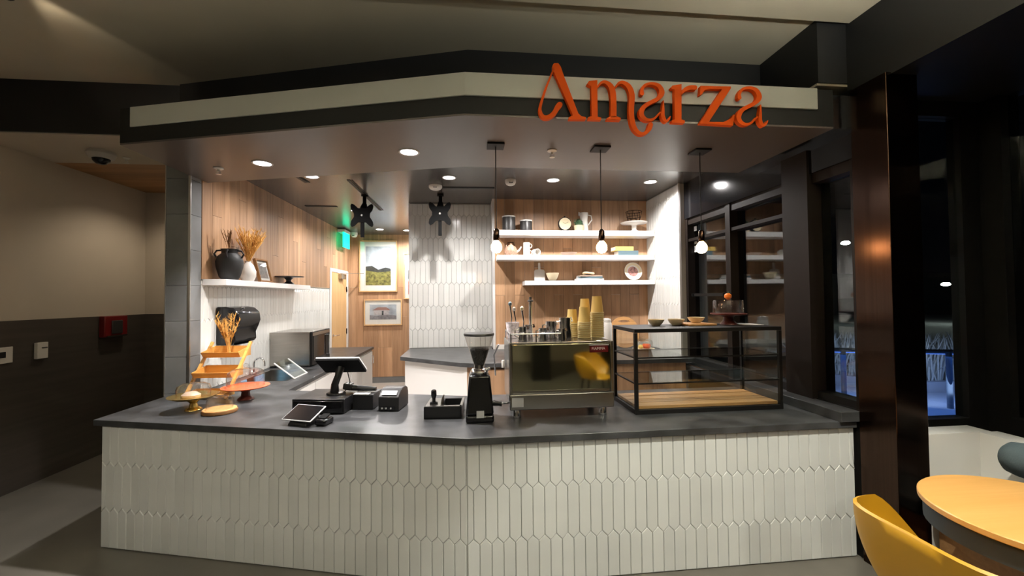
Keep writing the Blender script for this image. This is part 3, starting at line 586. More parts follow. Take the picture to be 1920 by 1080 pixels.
MB().box(.19, .318, -.004, .001, .43, .475).build('badge', M['badge'], em); MB().box(.186, .322, -.006, .0, .476, .484).build('badge_frame', M['silver'], em)
fc = bpy.data.curves.new('badge_text', 'FONT'); fc.body = 'FIAMMA'; fc.size = .026; fc.extrude = .0006; fo = bpy.data.objects.new('tmp', fc); COL.objects.link(fo)
bpy.context.view_layer.update(); me = bpy.data.meshes.new_from_object(fo.evaluated_get(bpy.context.evaluated_depsgraph_get())); bpy.data.objects.remove(fo)
bt = link('badge_text', me, M['paper'], em); bt.rotation_euler = (PI / 2, 0, 0); bt.location = (.203, -.0046, .447)
MB().box(-.338, -.262, -.0135, -.011, .085, .145).build('rating_plate', M['silver'], em)
for x in (-.18, .18):   # groups on the barista side
    m = MB(); m.cyl((x, .40, .33), (x, .47, .33), .05); m.cyl((x, .45, .33), (x, .45, .25), .045); m.tube([(x, .47, .255), (x, .58, .24), (x, .66, .225)], [.014, .013, .016], 10); m.build('group_head', M['chrome'], em)
MB().box(-.33, .33, .36, .54, .10, .14).build('drip_tray', M['steel'], em, .004)
MB().tube([(-.40, .30, .46), (-.43, .36, .38), (-.42, .40, .22)], .006).build('steam_wand', M['chrome'], em)
MB().lathe([(0, 0), (.012, .002), (.012, .05), (.009, .055), (0, .055)], (-.372, .25, .30), 12).build('steam_knob', M['ceramic'], em)
TZ = HC + .506
def pitcher(x, y, r, h, lb):
    t = thing('milk_pitcher', lb, 'milk pitcher', (x, y, TZ), R(200), 'steel milk pitchers on the espresso machine')
    MB().lathe([(0, .001), (r, .001), (r * 1.02, h * .2), (r * .86, h * .7), (r * .9, h), (r * .86, h), (r * .82, h * .7), (r * .95, h * .2), (0, .006)], n=22).build('body', M['chrome'], t)
    MB().tube([(r * .85, 0, h * .85), (r * 1.6, 0, h * .8), (r * 1.65, 0, h * .4), (r * .98, 0, h * .25)], .005, 8).build('handle', M['chrome'], t)
    MB().ext([(-.018, h * .8), (.018, h * .8), (.0, h * 1.02)], (-r * .86, 0, 0), (0, 1, 0), (0, 0, 1), (-.014, 0, .004)).build('spout', M['chrome'], t)
pitcher(.36, 2.80, .036, .095, 'small steel pitcher nearest the left rail post'); pitcher(.42, 2.92, .036, .10, 'steel pitcher beside the tall steel tube'); pitcher(.50, 2.79, .033, .085, 'low steel pitcher in the middle of the row'); pitcher(.575, 2.88, .043, .125, 'medium steel pitcher in the middle of the row'); pitcher(.675, 2.87, .048, .15, 'tallest steel pitcher at the right of the row'); pitcher(.625, 2.77, .03, .08, 'smallest steel pitcher before the tallest one')
st = thing('steel_tube', 'tall upright steel dosing tube behind the pitchers', 'tube', (.45, 3.02, TZ)); MB().lathe([(0, .001), (.03, .001), (.03, .008), (.012, .012), (.012, .265), (0, .265)], n=14).build('stem', M['chrome'], st); MB().lathe([(0, .265), (.022, .265), (.022, .275), (.01, .28), (.01, .30), (0, .30)], n=14).build('cap', M['grey_c'], st)
pc = thing('printed_tumbler', 'blue and red printed cup at the left end of the espresso machine', 'cup', (.315, 3.02, TZ)); MB().lathe([(0, .001), (.038, .001), (.05, .115), (.047, .115), (.036, .006), (0, .006)], n=22).build('body', M['marble'], pc)
for i, (x, y, h, col, lb) in enumerate(((.30, 3.02, .23, 'bookblue', 'blue handled spoon standing in the printed cup'), (.33, 3.03, .19, 'ceramic', 'cream handled spoon standing in the printed cup'), (.36, 2.80, .20, 'cream_c', 'cream handled thermometer standing in the small pitcher'))):
    t = thing('bar_spoon', lb, 'utensil', (x, y, TZ + .01), 0, 'utensils on the espresso machine'); MB().tube([(0, 0, 0), (.01, 0, h * .6), (-.002, 0, h)], [.004, .004, .006], 8).build('shaft', M['chrome'], t); MB().lathe([(0, h - .01), (.013, h + .005), (.013, h + .018), (0, h + .03)], (-.002, 0, 0), 12).build('knob', M[col], t)
def cup_stack(x, y, r, h, n, label_base):
    step = .0135; z = TZ + .001
    for k in range(n):
        lb = f'{"topmost" if k == n - 1 else "lowest" if k == 0 else "nested"} yellow paper cup in the {label_base}'
        t = thing('paper_cup', lb, 'paper cup', (x, y, z + k * step), 0, 'cups of the ' + label_base)
        if k in (0,) or (r, h) not in cup_stack.proto:
            a = MB().lathe([(r, 0), (r * .97, .004), (r * .72, h), (r * .68, h), (r * .93, .004)], n=22).build('wall', M['kraft'], t)
            b = MB().lathe([(r, 0), (r * 1.05, .003), (r * 1.05, .008), (r * .99, .009)], n=22).build('rolled_rim', M['kraft_rim'], t)
            c = MB().lathe([(0, h - .005), (r * .70, h - .005), (r * .70, h - .008), (0, h - .008)], n=22).build('base', M['kraft'], t)
            cup_stack.proto[(r, h)] = (a.data, b.data, c.data)
        else:
            for nm, me_ in zip(('wall', 'rolled_rim', 'base'), cup_stack.proto[(r, h)]):
                o = bpy.data.objects.new(nm, me_); COL.objects.link(o); o.parent = t
cup_stack.proto = {}
cup_stack(.935, 2.95, .047, .125, 14, 'tall stack at the right corner of the machine'); cup_stack(.822, 2.90, .045, .115, 9, 'shorter front stack next to the tall one'); cup_stack(.765, 3.02, .044, .11, 8, 'leftmost stack beside the steel pitchers'); cup_stack(.875, 3.06, .044, .12, 13, 'rear stack half hidden behind the others')
wj = thing('white_canister', 'white canister on the back worktop behind the paper cups', 'canister', (1.57, 4.6, 1.0)); MB().lathe([(0, .001), (.06, .001), (.062, .02), (.062, .33), (.05, .37), (0, .37)], n=24).build('jar', M['ceramic'], wj); MB().lathe([(0, .372), (.052, .372), (.05, .40), (.02, .41), (0, .41)], n=20).build('lid', M['ceramic'], wj)

gr = thing('coffee_grinder', 'black coffee grinder with clear bean hopper', 'grinder', (.062, 2.76, HC))
def frust(m, w0, d0, z0, w1, d1, z1, y1=0): return m.hexa([(-w0, -d0, z0), (w0, -d0, z0), (w0, d0, z0), (-w0, d0, z0), (-w1, -d1 + y1, z1), (w1, -d1 + y1, z1), (w1, d1 + y1, z1), (-w1, d1 + y1, z1)])
m = MB(); frust(m, .092, .11, .0, .090, .105, .05); frust(m, .090, .105, .05, .068, .08, .30); m.build('body', M['gloss'], gr, .014)
MB().lathe([(0, .30), (.058, .30), (.06, .315), (.05, .33), (.036, .335), (.034, .36), (0, .36)], n=24).build('collar', M['chrome'], gr)
MB().cyl((.045, -.02, .325), (.07, -.02, .34), .012, n=10).build('adjust_knob', M['chrome'], gr)
MB().lathe([(.032, .35), (.045, .385), (.098, .55), (.096, .55), (.043, .387), (.030, .352)], n=32).build('hopper', M['hopper'], gr)
MB().lathe([(0, .345), (.030, .352), (.043, .39), (.066, .46), (.05, .470), (.02, .474), (0, .468)], n=28).build('beans', M['bean'], gr)
MB().lathe([(0, .552), (.10, .552), (.103, .560), (.10, .568), (.03, .572), (0, .572)], n=32).build('lid', M['plastic'], gr)
MB().box(-.022, .026, -.1085, -.1045, .035, .08).build('rating_sticker', M['silver'], gr)
MB().tube([(.09, .04, .09), (.13, .04, .085), (.15, .04, .085)], [.02, .016, .02], 10).build('dosing_lever', M['plastic'], gr)
MB().tube([(.15, .04, .085), (.22, .05, .088)], .007, 8).build('lever_tip', M['chrome'], gr)
kb = thing('tamping_station', 'black tamping and knock box beside the grinder', 'knock box', (-.174, 2.905, HC), R(-4))
m = MB(); m.box(-.125, .125, -.12, .12, 0, .012); m.box(-.125, -.115, -.12, .12, 0, .08); m.box(.115, .125, -.12, .12, 0, .08); m.box(-.125, .125, -.12, -.11, 0, .08); m.box(-.125, .125, .11, .12, 0, .08); m.box(-.02, -.01, -.12, .12, 0, .08); m.build('case', M['plastic'], kb)
MB().box(-.118, -.018, -.115, .115, .072, .084).build('tamper_deck', M['steel'], kb); MB().box(-.01, .125, -.12, -.1, .08, .086).build('rim', M['steel'], kb); MB().box(.112, .128, -.12, .12, .08, .086).build('rim', M['steel'], kb)
MB().lathe([(0, .084), (.028, .084), (.028, .094), (.012, .10), (.012, .12), (.019, .14), (.018, .172), (.01, .18), (0, .18)], (-.07, -.045, 0), 18).build('tamper', M['gloss'], kb)
MB().tube([(-.012, -.05, .08), (-.008, -.05, .12), (.0, -.05, .145)], [.012, .008, .003], 8).build('brush', M['steel'], kb)

# ================================================================ GLASS DISPLAY CASE
dcx = thing('display_case', 'black framed glass pastry display case on the worktop', 'display case', (1.655, 2.915, HC))
X0, X1, Y0, Y1, Z1 = -.54, .54, -.215, .215, .58; b = .022
for x in (X0, X1 - b):
    for y in (Y0, Y1 - b): MB().box(x, x + b, y, y + b, .03, Z1 - .028).build('post', M['metal'], dcx)
m = MB(); m.box(X0, X1, Y0, Y0 + b, 0, .03); m.box(X0, X1, Y1 - b, Y1, 0, .03); m.box(X0, X0 + b, Y0 + b, Y1 - b, 0, .03); m.box(X1 - b, X1, Y0 + b, Y1 - b, 0, .03); m.build('base_frame', M['metal'], dcx)
MB().box(X0, X1, Y0, Y1, Z1 - .026, Z1).build('top_panel', M['metal'], dcx, .002)
for z in (.205, .38):
    s_ = MB().box(X0 + b, X1 - b, Y0 + b, Y1 - b, z, z + .006).build('glass_shelf', M['caseglass'], dcx)
    MB().box(X0 + b, X1 - b, Y0 + .004, Y0 + .012, z - .003, z + .006).build('shelf_rail', M['metal'], s_); MB().box(X0 + b, X1 - b, Y1 - .012, Y1 - .004, z - .003, z + .006).build('shelf_rail', M['metal'], s_)
    for x in (X0 + .004, X1 - .012): MB().box(x, x + .008, Y0 + b, Y1 - b, z - .003, z + .006).build('shelf_rail', M['metal'], s_)
MB().box(X0 + b, X1 - b, Y0 + .012, Y0 + .016, .03, Z1 - .028).build('glass_panel', M['caseglass'], dcx)
for x in (X0 + .012, X1 - .016): MB().box(x, x + .004, Y0 + b, Y1 - b, .03, Z1 - .028).build('glass_panel', M['caseglass'], dcx)
for k in range(4):
    y = Y0 + .026 + k * .095; MB().box(X0 + b, X1 - b, y, y + .089, .03, .052).build('board', M['board'], dcx, .002)
ZT = HC + .58
def bowl(name, x, y, z, r, h, mt, lb, cat='bowl', group=None, foot=.45):
    return tag_loc(MB().lathe([(0, .001), (r * foot, .001), (r * .72, h * .35), (r * .95, h * .8), (r, h), (r * .95, h), (r * .68, h * .42), (r * .3, h * .15), (0, h * .14)], n=28).build(name, M[mt]), (x, y, z), lb, cat, group)
def tag_loc(o, loc, lb, cat, group=None): o.location = loc; return tag(o, lb, cat, group)
bowl('serving_bowl', 1.40, 2.98, ZT, .062, .048, 'cream_c', 'cream bowl at the left on top of the display case', group='bowls on the display case')
bowl('serving_bowl', 1.56, 2.98, ZT, .062, .048, 'cream_c', 'cream bowl in the middle on top of the display case', group='bowls on the display case')
bowl('serving_bowl', 1.72, 2.98, ZT + .016, .062, .044, 'cream_c', 'cream bowl on the thin board on top of the display case', group='bowls on the display case')
tag(box(1.60, 1.82, 2.87, 3.09, ZT + .001, ZT + .015).build('serving_board', M['board'], bevel=.003), 'thin wooden board under the right cream bowl', 'board')
cs = thing('cake_stand', 'reddish wooden cake stand with glass dome on the display case', 'cake stand', (1.99, 2.99, ZT))
MB().lathe([(0, .001), (.06, .001), (.055, .012), (.038, .03), (.034, .055), (.05, .068), (.11, .074), (.128, .078), (.128, .086), (0, .086)], n=30).build('stand', M['coral_dark'], cs)
MB().lathe([(.108, .087), (.106, .18), (.10, .188), (.0, .192), (0, .189), (.098, .185), (.103, .178), (.105, .087)], n=30).build('glass_dome', M['glass'], cs)
MB().lathe([(0, .192), (.012, .194), (.026, .208), (.026, .226), (.012, .24), (0, .238)], n=18).build('pumpkin_knob', M['pumpkin'], cs)
MB().tube([(0, 0, .236), (.004, 0, .252)], .004, 6).build('knob_stem', M['leaf'], cs)
tag(MB().prism([(2.03, 2.86), (2.17, 2.84), (2.175, 3.0), (2.04, 3.02)], ZT + .001, ZT + .004).build('paper_sheet', M['paper']), 'white paper sheet lying at the right end of the display case', 'paper')
# ================================================================ LEFT COUNTER
def dome(t, r, h, z, knob=.016):
    MB().lathe([(r, z), (r, z + h * .62), (r * .93, z + h * .80), (r * .7, z + h * .93), (r * .3, z + h * .99), (0, z + h), (0, z + h - .003), (r * .3, z + h * .99 - .003), (r * .69, z + h * .93 - .003), (r * .91, z + h * .79), (r - .003, z + h * .62), (r - .003, z)], n=32).build('glass_dome', M['glass'], t)
    MB().lathe([(0, z + h), (knob * .5, z + h + .003), (knob, z + h + knob * .9), (knob * .8, z + h + knob * 1.6), (0, z + h + knob * 1.9)], n=16).build('dome_knob', M['glass'], t)
g1 = thing('cake_stand', 'polished gold cake stand with glass dome at the left counter corner', 'cake stand', (-2.03, 3.275, HC))
MB().lathe([(0, .001), (.055, .001), (.05, .012), (.03, .022), (.022, .05), (.04, .07), (.12, .088), (.153, .102), (.158, .108), (.15, .108), (.118, .095), (0, .092)], n=36).build('stand', M['gold'], g1)
dome(g1, .105, .10, .098)
tag_loc(MB().lathe([(0, .094), (.05, .094), (.052, .11), (.03, .13), (0, .135)], n=18, sx=1.2).build('pastry', M['beige_c']), (-2.05, 3.28, HC), 'pale pastry under the dome of the gold cake stand', 'pastry')
g2 = thing('cake_stand', 'coral plate cake stand with tall glass dome', 'cake stand', (-1.815, 3.565, HC))
MB().lathe([(0, .001), (.062, .001), (.055, .012), (.034, .03), (.03, .06), (.05, .082), (0, .082)], n=30).build('foot', M['coral_dark'], g2)
MB().lathe([(0, .082), (.10, .084), (.165, .098), (.172, .106), (.165, .107), (.10, .095), (0, .093)], n=40).build('plate', M['coral'], g2)
dome(g2, .135, .155, .098, .02)
g3 = thing('wood_slice', 'round bark edged wood slice with small glass cloche', 'cloche', (-1.785, 3.165, HC))
random.seed(3); MB().prism([((.105 + .004 * math.sin(k * 1.9)) * math.cos(k * PI / 14), (.105 + .004 * math.cos(k * 2.3)) * math.sin(k * PI / 14)) for k in range(28)], .002, .030).build('slice', M['board'], g3, .002)
MB().lathe([(.107, .003), (.111, .012), (.108, .025), (.104, .016)], n=28).build('bark', M['straw_dark'], g3)
dome(g3, .082, .09, .0305, .017)
# three tier bamboo rack
rk = thing('tier_rack', 'three tier bamboo crate rack holding dried wheat', 'rack', (-2.135, 3.80, HC), R(-4))
def crate(y, z, w, d, h):
    t = MB().box(-w, w, y - d, y + d, z, z + .008).build('crate', M['bamboo'], rk)
    for s_ in (-1, 1): MB().hexa([(s_ * w, y - d, z), (s_ * (w + .008), y - d, z), (s_ * (w + .008), y + d, z), (s_ * w, y + d, z), (s_ * w, y - d - .03, z + h * .55), (s_ * (w + .008), y - d - .03, z + h * .55), (s_ * (w + .008), y + d, z + h), (s_ * w, y + d, z + h)]).build('side', M['bamboo'], t)
    MB().hexa([(-w, y - d - .001, z), (w, y - d - .001, z), (w, y - d + .008, z), (-w, y - d + .008, z), (-w, y - d - .031, z + h * .55), (w, y - d - .031, z + h * .55), (w, y - d - .022, z + h * .55), (-w, y - d - .022, z + h * .55)]).build('front_slat', M['bamboo'], t)
    MB().box(-w, w, y + d - .008, y + d, z + .008, z + h).build('back_slat', M['bamboo'], t)
crate(-.13, .012, .15, .06, .05); crate(-.03, .155, .15, .075, .085); crate(.08, .31, .15, .075, .085)
for s_ in (-1, 1): MB().bar((s_ * .168, -.20, .0), (s_ * .168, .14, .43), .022, .018).build('side_rail', M['bamboo'], rk)
def stalks(name, c, h, n, spread, seed, mt, lb, plume=.5, lean=(0, 0), fluff=10):
    random.seed(seed); m = MB()
    for k in range(n):
        a = random.uniform(0, 2 * PI); s_ = spread * math.sqrt(random.random()); hh = h * random.uniform(.68, 1)
        p0 = Vector((random.uniform(-.012, .012), random.uniform(-.012, .012), 0)); p2 = Vector((math.cos(a) * s_ + lean[0], math.sin(a) * s_ + lean[1], hh)); p1 = p0.lerp(p2, .5) - Vector((math.cos(a), math.sin(a), 0)) * s_ * .22
        pts = [p0 * (1 - t) ** 2 + p1 * 2 * t * (1 - t) + p2 * t * t for t in (0, .3, .55, .7, .85, 1)]
        m.tube(pts, [.0018, .0016, .0016, .0042, .0038, .0006], 4, False)
        for j in range(fluff):
            t = random.uniform(1 - plume, .98); q = p0 * (1 - t) ** 2 + p1 * 2 * t * (1 - t) + p2 * t * t; d = Vector((random.uniform(-1, 1), random.uniform(-1, 1), random.uniform(.6, 1.8))).normalized() * random.uniform(.03, .07) * h * 2.2
            i = len(m.v); w_ = Vector((random.uniform(-1, 1), random.uniform(-1, 1), 0)).normalized() * .0035; m.v += [tuple(q - w_), tuple(q + w_), tuple(q + d)]; m.f.append((i, i + 1, i + 2))
    o = m.build(name, M[mt], smooth=0); o.location = c; return tag(o, lb, 'dried plant')
stalks('dried_wheat', (-2.10, 3.86, HC + .33), .37, 15, .10, 5, 'straw', 'golden dried wheat standing in the top bamboo crate', .6, (-.02, 0), 34)
# paper towel dispenser
pt = thing('towel_dispenser', 'black paper towel dispenser on the white tiled left wall', 'towel dispenser', (XL + .01, 4.31, 1.24))
prof = [(0, 0), (.14, .0), (.17, .03), (.165, .10), (.19, .16), (.21, .22), (.20, .30), (.15, .345), (.08, .36), (0, .36)]
MB().ext(prof, (0, -.20, 0), (1, 0, 0), (0, 0, 1), (0, .40, 0)).build('cover', M['gloss'], pt, .012); MB().cyl((.155, -.05, .335), (.168, -.05, .35), .012, n=12).build('lock', M['chrome'], pt); MB().box(.02, .16, -.15, .15, -.006, .0).build('outlet_slot', M['plastic'], pt)
# microwave
mw = thing('microwave', 'large brushed steel microwave on the left worktop', 'microwave', (-2.36, 5.15, HC))
MB().box(0, .455, 0, .62, .014, .415).build('body', M['steel'], mw, .004)
d_ = MB().box(.458, .485, .0, .62, .014, .415).build('door', M['metal'], mw, .004); MB().box(.485, .489, .04, .46, .07, .36).build('window', M['screen'], d_); MB().box(.485, .488, .012, .608, .365, .405).build('top_strip', M['steel'], d_); MB().tube([(.485, .5, .09), (.515, .5, .09), (.515, .5, .34), (.485, .5, .34)], .009, 8).build('handle', M['chrome'], d_)
for x in (.04, .42):
    for y in (.04, .58): MB().cyl((x, y, .001), (x, y, .015), .015, n=10).build('foot', M['plastic'], mw)
# sink
sk = thing('sink', 'undermounted steel sink with blue protective film', 'sink', (-2.04, 4.65, HC))
m = MB(); m.box(-.24, -.225, -.35, .35, -.2, .0); m.box(.225, .24, -.35, .35, -.2, .0); m.box(-.225, .225, -.35, -.335, -.2, .0); m.box(-.225, .225, .335, .35, -.2, .0); m.box(-.24, .24, -.35, .35, -.21, -.2); m.build('basin', M['steel'], sk)
m = MB(); m.box(-.2245, -.215, -.30, -.20, -.18, -.002); m.box(-.2245, -.215, -.02, .17, -.18, -.01); m.build('film', M['bluefilm'], sk); MB().lathe([(0, 0), (.04, 0), (.04, .004), (0, .004)], (0, 0, -.199), 18).build('drain', M['chrome'], sk)
fz = thing('faucet', 'small chrome gooseneck faucet in front of the microwave', 'faucet', (-2.315, 4.70, HC)); MB().lathe([(0, .001), (.026, .001), (.026, .02), (.016, .03), (0, .03)], n=16).build('base', M['chrome'], fz); MB().tube([(0, 0, .02), (0, 0, .12)] + [(.055 - .055 * math.cos(a * PI / 8), 0, .12 + .06 * math.sin(a * PI / 8)) for a in range(1, 9)] + [(.11, 0, .09)], .011, 10).build('spout', M['chrome'], fz)
sp = thing('splash_guard', 'tilted clear splash panel with white edges beside the sink', 'splash guard', (-1.765, 4.54, HC)); a_, b_ = Vector((0, 0, .008)), Vector((-.198, 0, .165))
for y in (-.16, .16): MB().bar(a_ + Vector((0, y, 0)), b_ + Vector((0, y, 0)), .01, .01).build('edge', M['shelf'], sp)
MB().bar(a_ + Vector((0, -.16, 0)), a_ + Vector((0, .16, 0)), .01, .01).build('edge', M['shelf'], sp)
MB().hexa([a_ + Vector((0, -.155, 0)), a_ + Vector((0, .155, 0)), b_ + Vector((0, .155, 0)), b_ + Vector((0, -.155, 0)), a_ + Vector((.003, -.155, .004)), a_ + Vector((.003, .155, .004)), b_ + Vector((.003, .155, .004)), b_ + Vector((.003, -.155, .004))]).build('pane', M['caseglass'], sp)
tag(box(-2.16, -2.10, 4.0, 4.05, HC, HC + .001).build('paper_note', M['paper']), 'small white note lying behind the tier rack', 'paper')
# left wall shelf and its things
sl = thing('wall_shelf', 'white floating shelf on the left oak wall', 'shelf', (XL + .012, 3.91, 1.796)); MB().box(0, .20, -.0, 1.95, 0, .055).build('board', M['shelf'], sl, .002)
SZ = 1.8515
vb = thing('vase', 'big dark charcoal clay vase with loop handles on the left shelf', 'vase', (XL + .135, 4.10, SZ))
MB().lathe([(0, .001), (.066, .001), (.085, .03), (.108, .12), (.112, .17), (.095, .222), (.066, .248), (.066, .278), (.074, .288), (.068, .288), (.058, .275), (.058, .245), (0, .2)], n=32).build('body', M['charcoal_c'], vb)
for a in (-2.6, .1, -1.3): c_, s_ = math.cos(a), math.sin(a); MB().tube([(c_ * .062, s_ * .062, .275), (c_ * .10, s_ * .10, .27), (c_ * .118, s_ * .118, .24), (c_ * .10, s_ * .10, .205)], .008, 8).build('handle', M['charcoal_c'], vb)
vw = thing('vase', 'small white ceramic vase beside the dark charcoal vase', 'vase', (XL + .13, 4.43, SZ)); MB().lathe([(0, .001), (.052, .001), (.072, .05), (.074, .10), (.05, .165), (.026, .195), (.03, .205), (.025, .205), (.02, .19), (0, .15)], n=28).build('body', M['ceramic'], vw)
stalks('dried_pampas', (XL + .13, 4.43, SZ + .16), .38, 60, .17, 9, 'straw', 'golden dried pampas grass standing in the white vase', .72, (.02, .0), 30)
stalks('dried_branch', (XL + .135, 4.10, SZ + .22), .26, 10, .07, 4, 'straw_dark', 'brown dried twigs standing in the dark charcoal vase', .5, (.0, -.03), 6)
def frame(name, c, u, n, w, h, matte, lb, fcol, arts, fw=.022, tilt=0):
    u, n = Vector(u), Vector(n); t = thing(name, lb, 'picture', c); zz = (Vector((0, 0, 1)) * math.cos(tilt) - n * math.sin(tilt)).normalized(); nn = u.cross(zz); nn = nn if nn.dot(n) > 0 else -nn
    def slab(x0, x1, z0, z1, d0, d1, nm, mt, par=t):
        return MB().hexa([u * x + zz * z + nn * d for d in (d0, d1) for x, z in ((x0, z0), (x1, z0), (x1, z1), (x0, z1))]).build(nm, mt, par)
    for a in ((0, w, 0, fw), (0, w, h - fw, h), (0, fw, fw, h - fw), (w - fw, w, fw, h - fw)): slab(*a, 0, .03, 'frame', fcol)
    slab(fw, w - fw, fw, h - fw, .004, .010, 'mat_board', M['paper']); par = slab(matte, w - matte, matte * 1.05, h - matte * .95, .010, .012, 'print', arts[0])
    for k, (poly, mt) in enumerate(arts[1:]):
        aw, ah = w - 2 * matte, h - 2 * matte; q = MB(); d = .0125 + k * .0004; q.quad(*[u * (matte + a * aw) + zz * (matte * 1.05 + b * ah) + nn * d for a, b in poly]); q.build('print_area', mt, par, smooth=0)
    slab(fw, w - fw, fw, h - fw, .018, .020, 'glazing', M['glass'])
frame('picture_frame', (XL + .12, 4.66, SZ + .001), (0, 1, 0), (1, 0, 0), .27, .26, .045, 'small dark framed grey print leaning on the left shelf', M['straw_dark'], [mat('grey_print', (.22, .20, .19), .6, var=.3, scale=20)], .016, R(14))
bs_ = thing('cake_stand', 'low black cake stand at the far end of the left shelf', 'cake stand', (XL + .12, 5.40, SZ)); MB().lathe([(0, .001), (.065, .001), (.058, .015), (.03, .035), (.028, .055), (.055, .085), (.17, .092), (.175, .10), (0, .10)], n=32).build('stand', M['plastic'], bs_)
# ================================================================ REGISTER
cd = thing('cash_drawer', 'black cash drawer under the register screen', 'cash drawer', (-1.06, 3.02, HC), R(-7)); MB().box(-.185, .185, 0, .33, .004, .105).build('body', M['plastic'], cd, .004); MB().box(-.175, .175, -.008, .0, .012, .092).build('front', M['gloss'], cd, .003); MB().cyl((.0, -.008, .05), (.0, -.014, .05), .009, n=12).build('lock', M['chrome'], cd)
for x in (-.16, .16):
    for y in (.03, .3): MB().cyl((x, y, .0005), (x, y, .006), .012, n=10).build('foot', M['plastic'], cd)
ps = thing('register_screen', 'tilted register touchscreen on a black swan neck stand', 'register', (-.985, 3.17, HC + .106), R(-4))
MB().lathe([(0, .001), (.07, .001), (.066, .012), (.03, .02), (0, .02)], n=28, sy=.85).build('base', M['plastic'], ps)
MB().tube([(-.01, .0, .015), (-.005, -.01, .07), (.015, .0, .13), (.02, .03, .19)], [.032, .026, .024, .03], 12).build('neck', M['plastic'], ps)
rm = Matrix.Rotation(R(-33), 3, 'X'); c_ = Vector((.03, .03, .20)); MB().obox(c_, (.31, .215, .018), rm).build('screen_shell', M['bracket'], ps, .004)
MB().obox(c_ + rm @ Vector((0, 0, .015)), (.312, .217, .012), rm).build('white_bezel', M['shelf'], ps, .002)
MB().tube([(.07, .04, .15), (.09, .03, .08), (.05, .05, .01)], .004, 6).build('cable', M['plastic'], ps)
rp = thing('receipt_printer', 'black receipt printer with rounded cover right of the drawer', 'receipt printer', (-.58, 3.02, HC), R(-10))
MB().ext([(0, .003), (.0, .10), (.05, .145), (.09, .152), (.16, .152), (.20, .135), (.215, .10), (.215, .003)], (-.075, 0, 0), (0, 1, 0), (0, 0, 1), (.15, 0, 0)).build('body', M['plastic'], rp, .006); MB().obox((0, .022, .128), (.11, .035, .003), Matrix.Rotation(R(42), 3, 'X')).build('paper_slot', M['paper'], rp)
MB().box(-.06, .05, -.006, .002, .012, .035).build('button_strip', M['gloss'], rp)
for x in (-.045, -.015, .02): MB().cyl((x, -.006, .024), (x, -.009, .024), .006, n=10).build('button', M['silver'], rp)
ts = thing('card_terminal_stack', 'black device stack between the drawer and the receipt printer', 'device', (-.775, 3.09, HC), R(-8)); MB().box(-.075, .075, 0, .20, .002, .11).build('body', M['plastic'], ts, .005); MB().box(-.07, .04, .0, .05, .110, .114).build('paper_strip', M['paper'], ts)
hs = thing('barcode_scanner', 'black handheld scanner lying behind the device stack', 'scanner', (-.80, 3.18, HC + .111)); MB().tube([(-.10, .03, .03), (0, .02, .022), (.10, .0, .02)], [.022, .02, .014], 10).build('grip', M['plastic'], hs); MB().obox((-.11, .035, .04), (.06, .08, .045), Matrix.Rotation(R(10), 3, 'Y')).build('head', M['plastic'], hs, .008)
tb = thing('customer_tablet', 'tilted customer tablet with silver bezel on the worktop', 'tablet', (-1.075, 2.815, HC), R(-22)); rt_ = Matrix.Rotation(R(24), 3, 'X')
MB().obox((0, .0, .066), (.225, .155, .008), rt_).build('bezel', M['silver'], tb, .003); MB().obox(Vector((0, .0, .066)) + rt_ @ Vector((0, 0, .0045)), (.212, .142, .002), rt_).build('screen', M['screen'], tb); MB().hexa([(-.075, -.065, .001), (.075, -.065, .001), (.075, .06, .001), (-.075, .06, .001), (-.06, -.04, .04), (.06, -.04, .04), (.06, .05, .08), (-.06, .05, .08)]).build('base', M['plastic'], tb, .006)
cr_ = thing('card_reader', 'small black card reader beside the customer tablet', 'card reader', (-.935, 2.775, HC), R(-15)); MB().box(-.038, .038, -.05, .05, .001, .042).build('body', M['gloss'], cr_, .012); MB().obox((0, .0, .05), (.05, .06, .012), Matrix.Rotation(R(15), 3, 'X')).build('keypad', M['bracket'], cr_, .004)
# ================================================================ BACK SHELVES AND THEIR THINGS
for x0, z0, z1, lb in ((.366, 2.431, 2.497, 'top white floating shelf on the oak back wall'), (.343, 2.128, 2.187, 'middle white floating shelf on the oak back wall'), (.684, 1.812, 1.866, 'bottom shorter white floating shelf on the oak back wall')):
    t = thing('floating_shelf', lb, 'shelf', (x0, 5.03, z0), 0, 'floating shelves on the back wall'); MB().box(0, 2.362 - x0, 0, .245, 0, z1 - z0).build('board', M['shelf'], t, .002)
T1, T2, T3 = 2.4975, 2.1875, 1.8665; YS = 5.15
def canister(x, r, h, lb):
    t = thing('canister', lb, 'canister', (x, YS, T1), 0, 'canisters on the top shelf'); MB().lathe([(0, .001), (r, .001), (r, h - .03), (r * .97, h - .025), (0, h - .025)], n=28).build('jar', M['grey_c'], t); MB().lathe([(0, h - .025), (r * 1.02, h - .025), (r * 1.02, h - .012), (r * .5, h - .002), (0, h)], n=28).build('lid', M['ceramic'] if r < .08 else M['dim'], t)
canister(.503, .084, .20, 'taller dark grey canister at the left of the top shelf'); canister(.722, .078, .15, 'shorter dark grey canister beside the tall one')
ck = thing('alarm_clock', 'round cream alarm clock on the top shelf', 'clock', (1.222, YS, T1)); ry = Matrix.Rotation(R(90), 3, 'X')
MB().lathe([(0, -.03), (.08, -.03), (.088, .0), (.084, .03), (.078, .032), (.076, .028), (0, .028)], (0, 0, .098), 30, ry).build('case', M['metal'], ck); MB().lathe([(0, .029), (.077, .029), (.077, .031), (0, .031)], (0, 0, .098), 30, ry).build('face', M['cream_c'], ck)
MB().bar((0, -.033, .098), (-.028, -.033, .115), .006, .002).build('hour_hand', M['plastic'], ck); MB().bar((0, -.034, .098), (.04, -.034, .122), .005, .002).build('minute_hand', M['plastic'], ck)
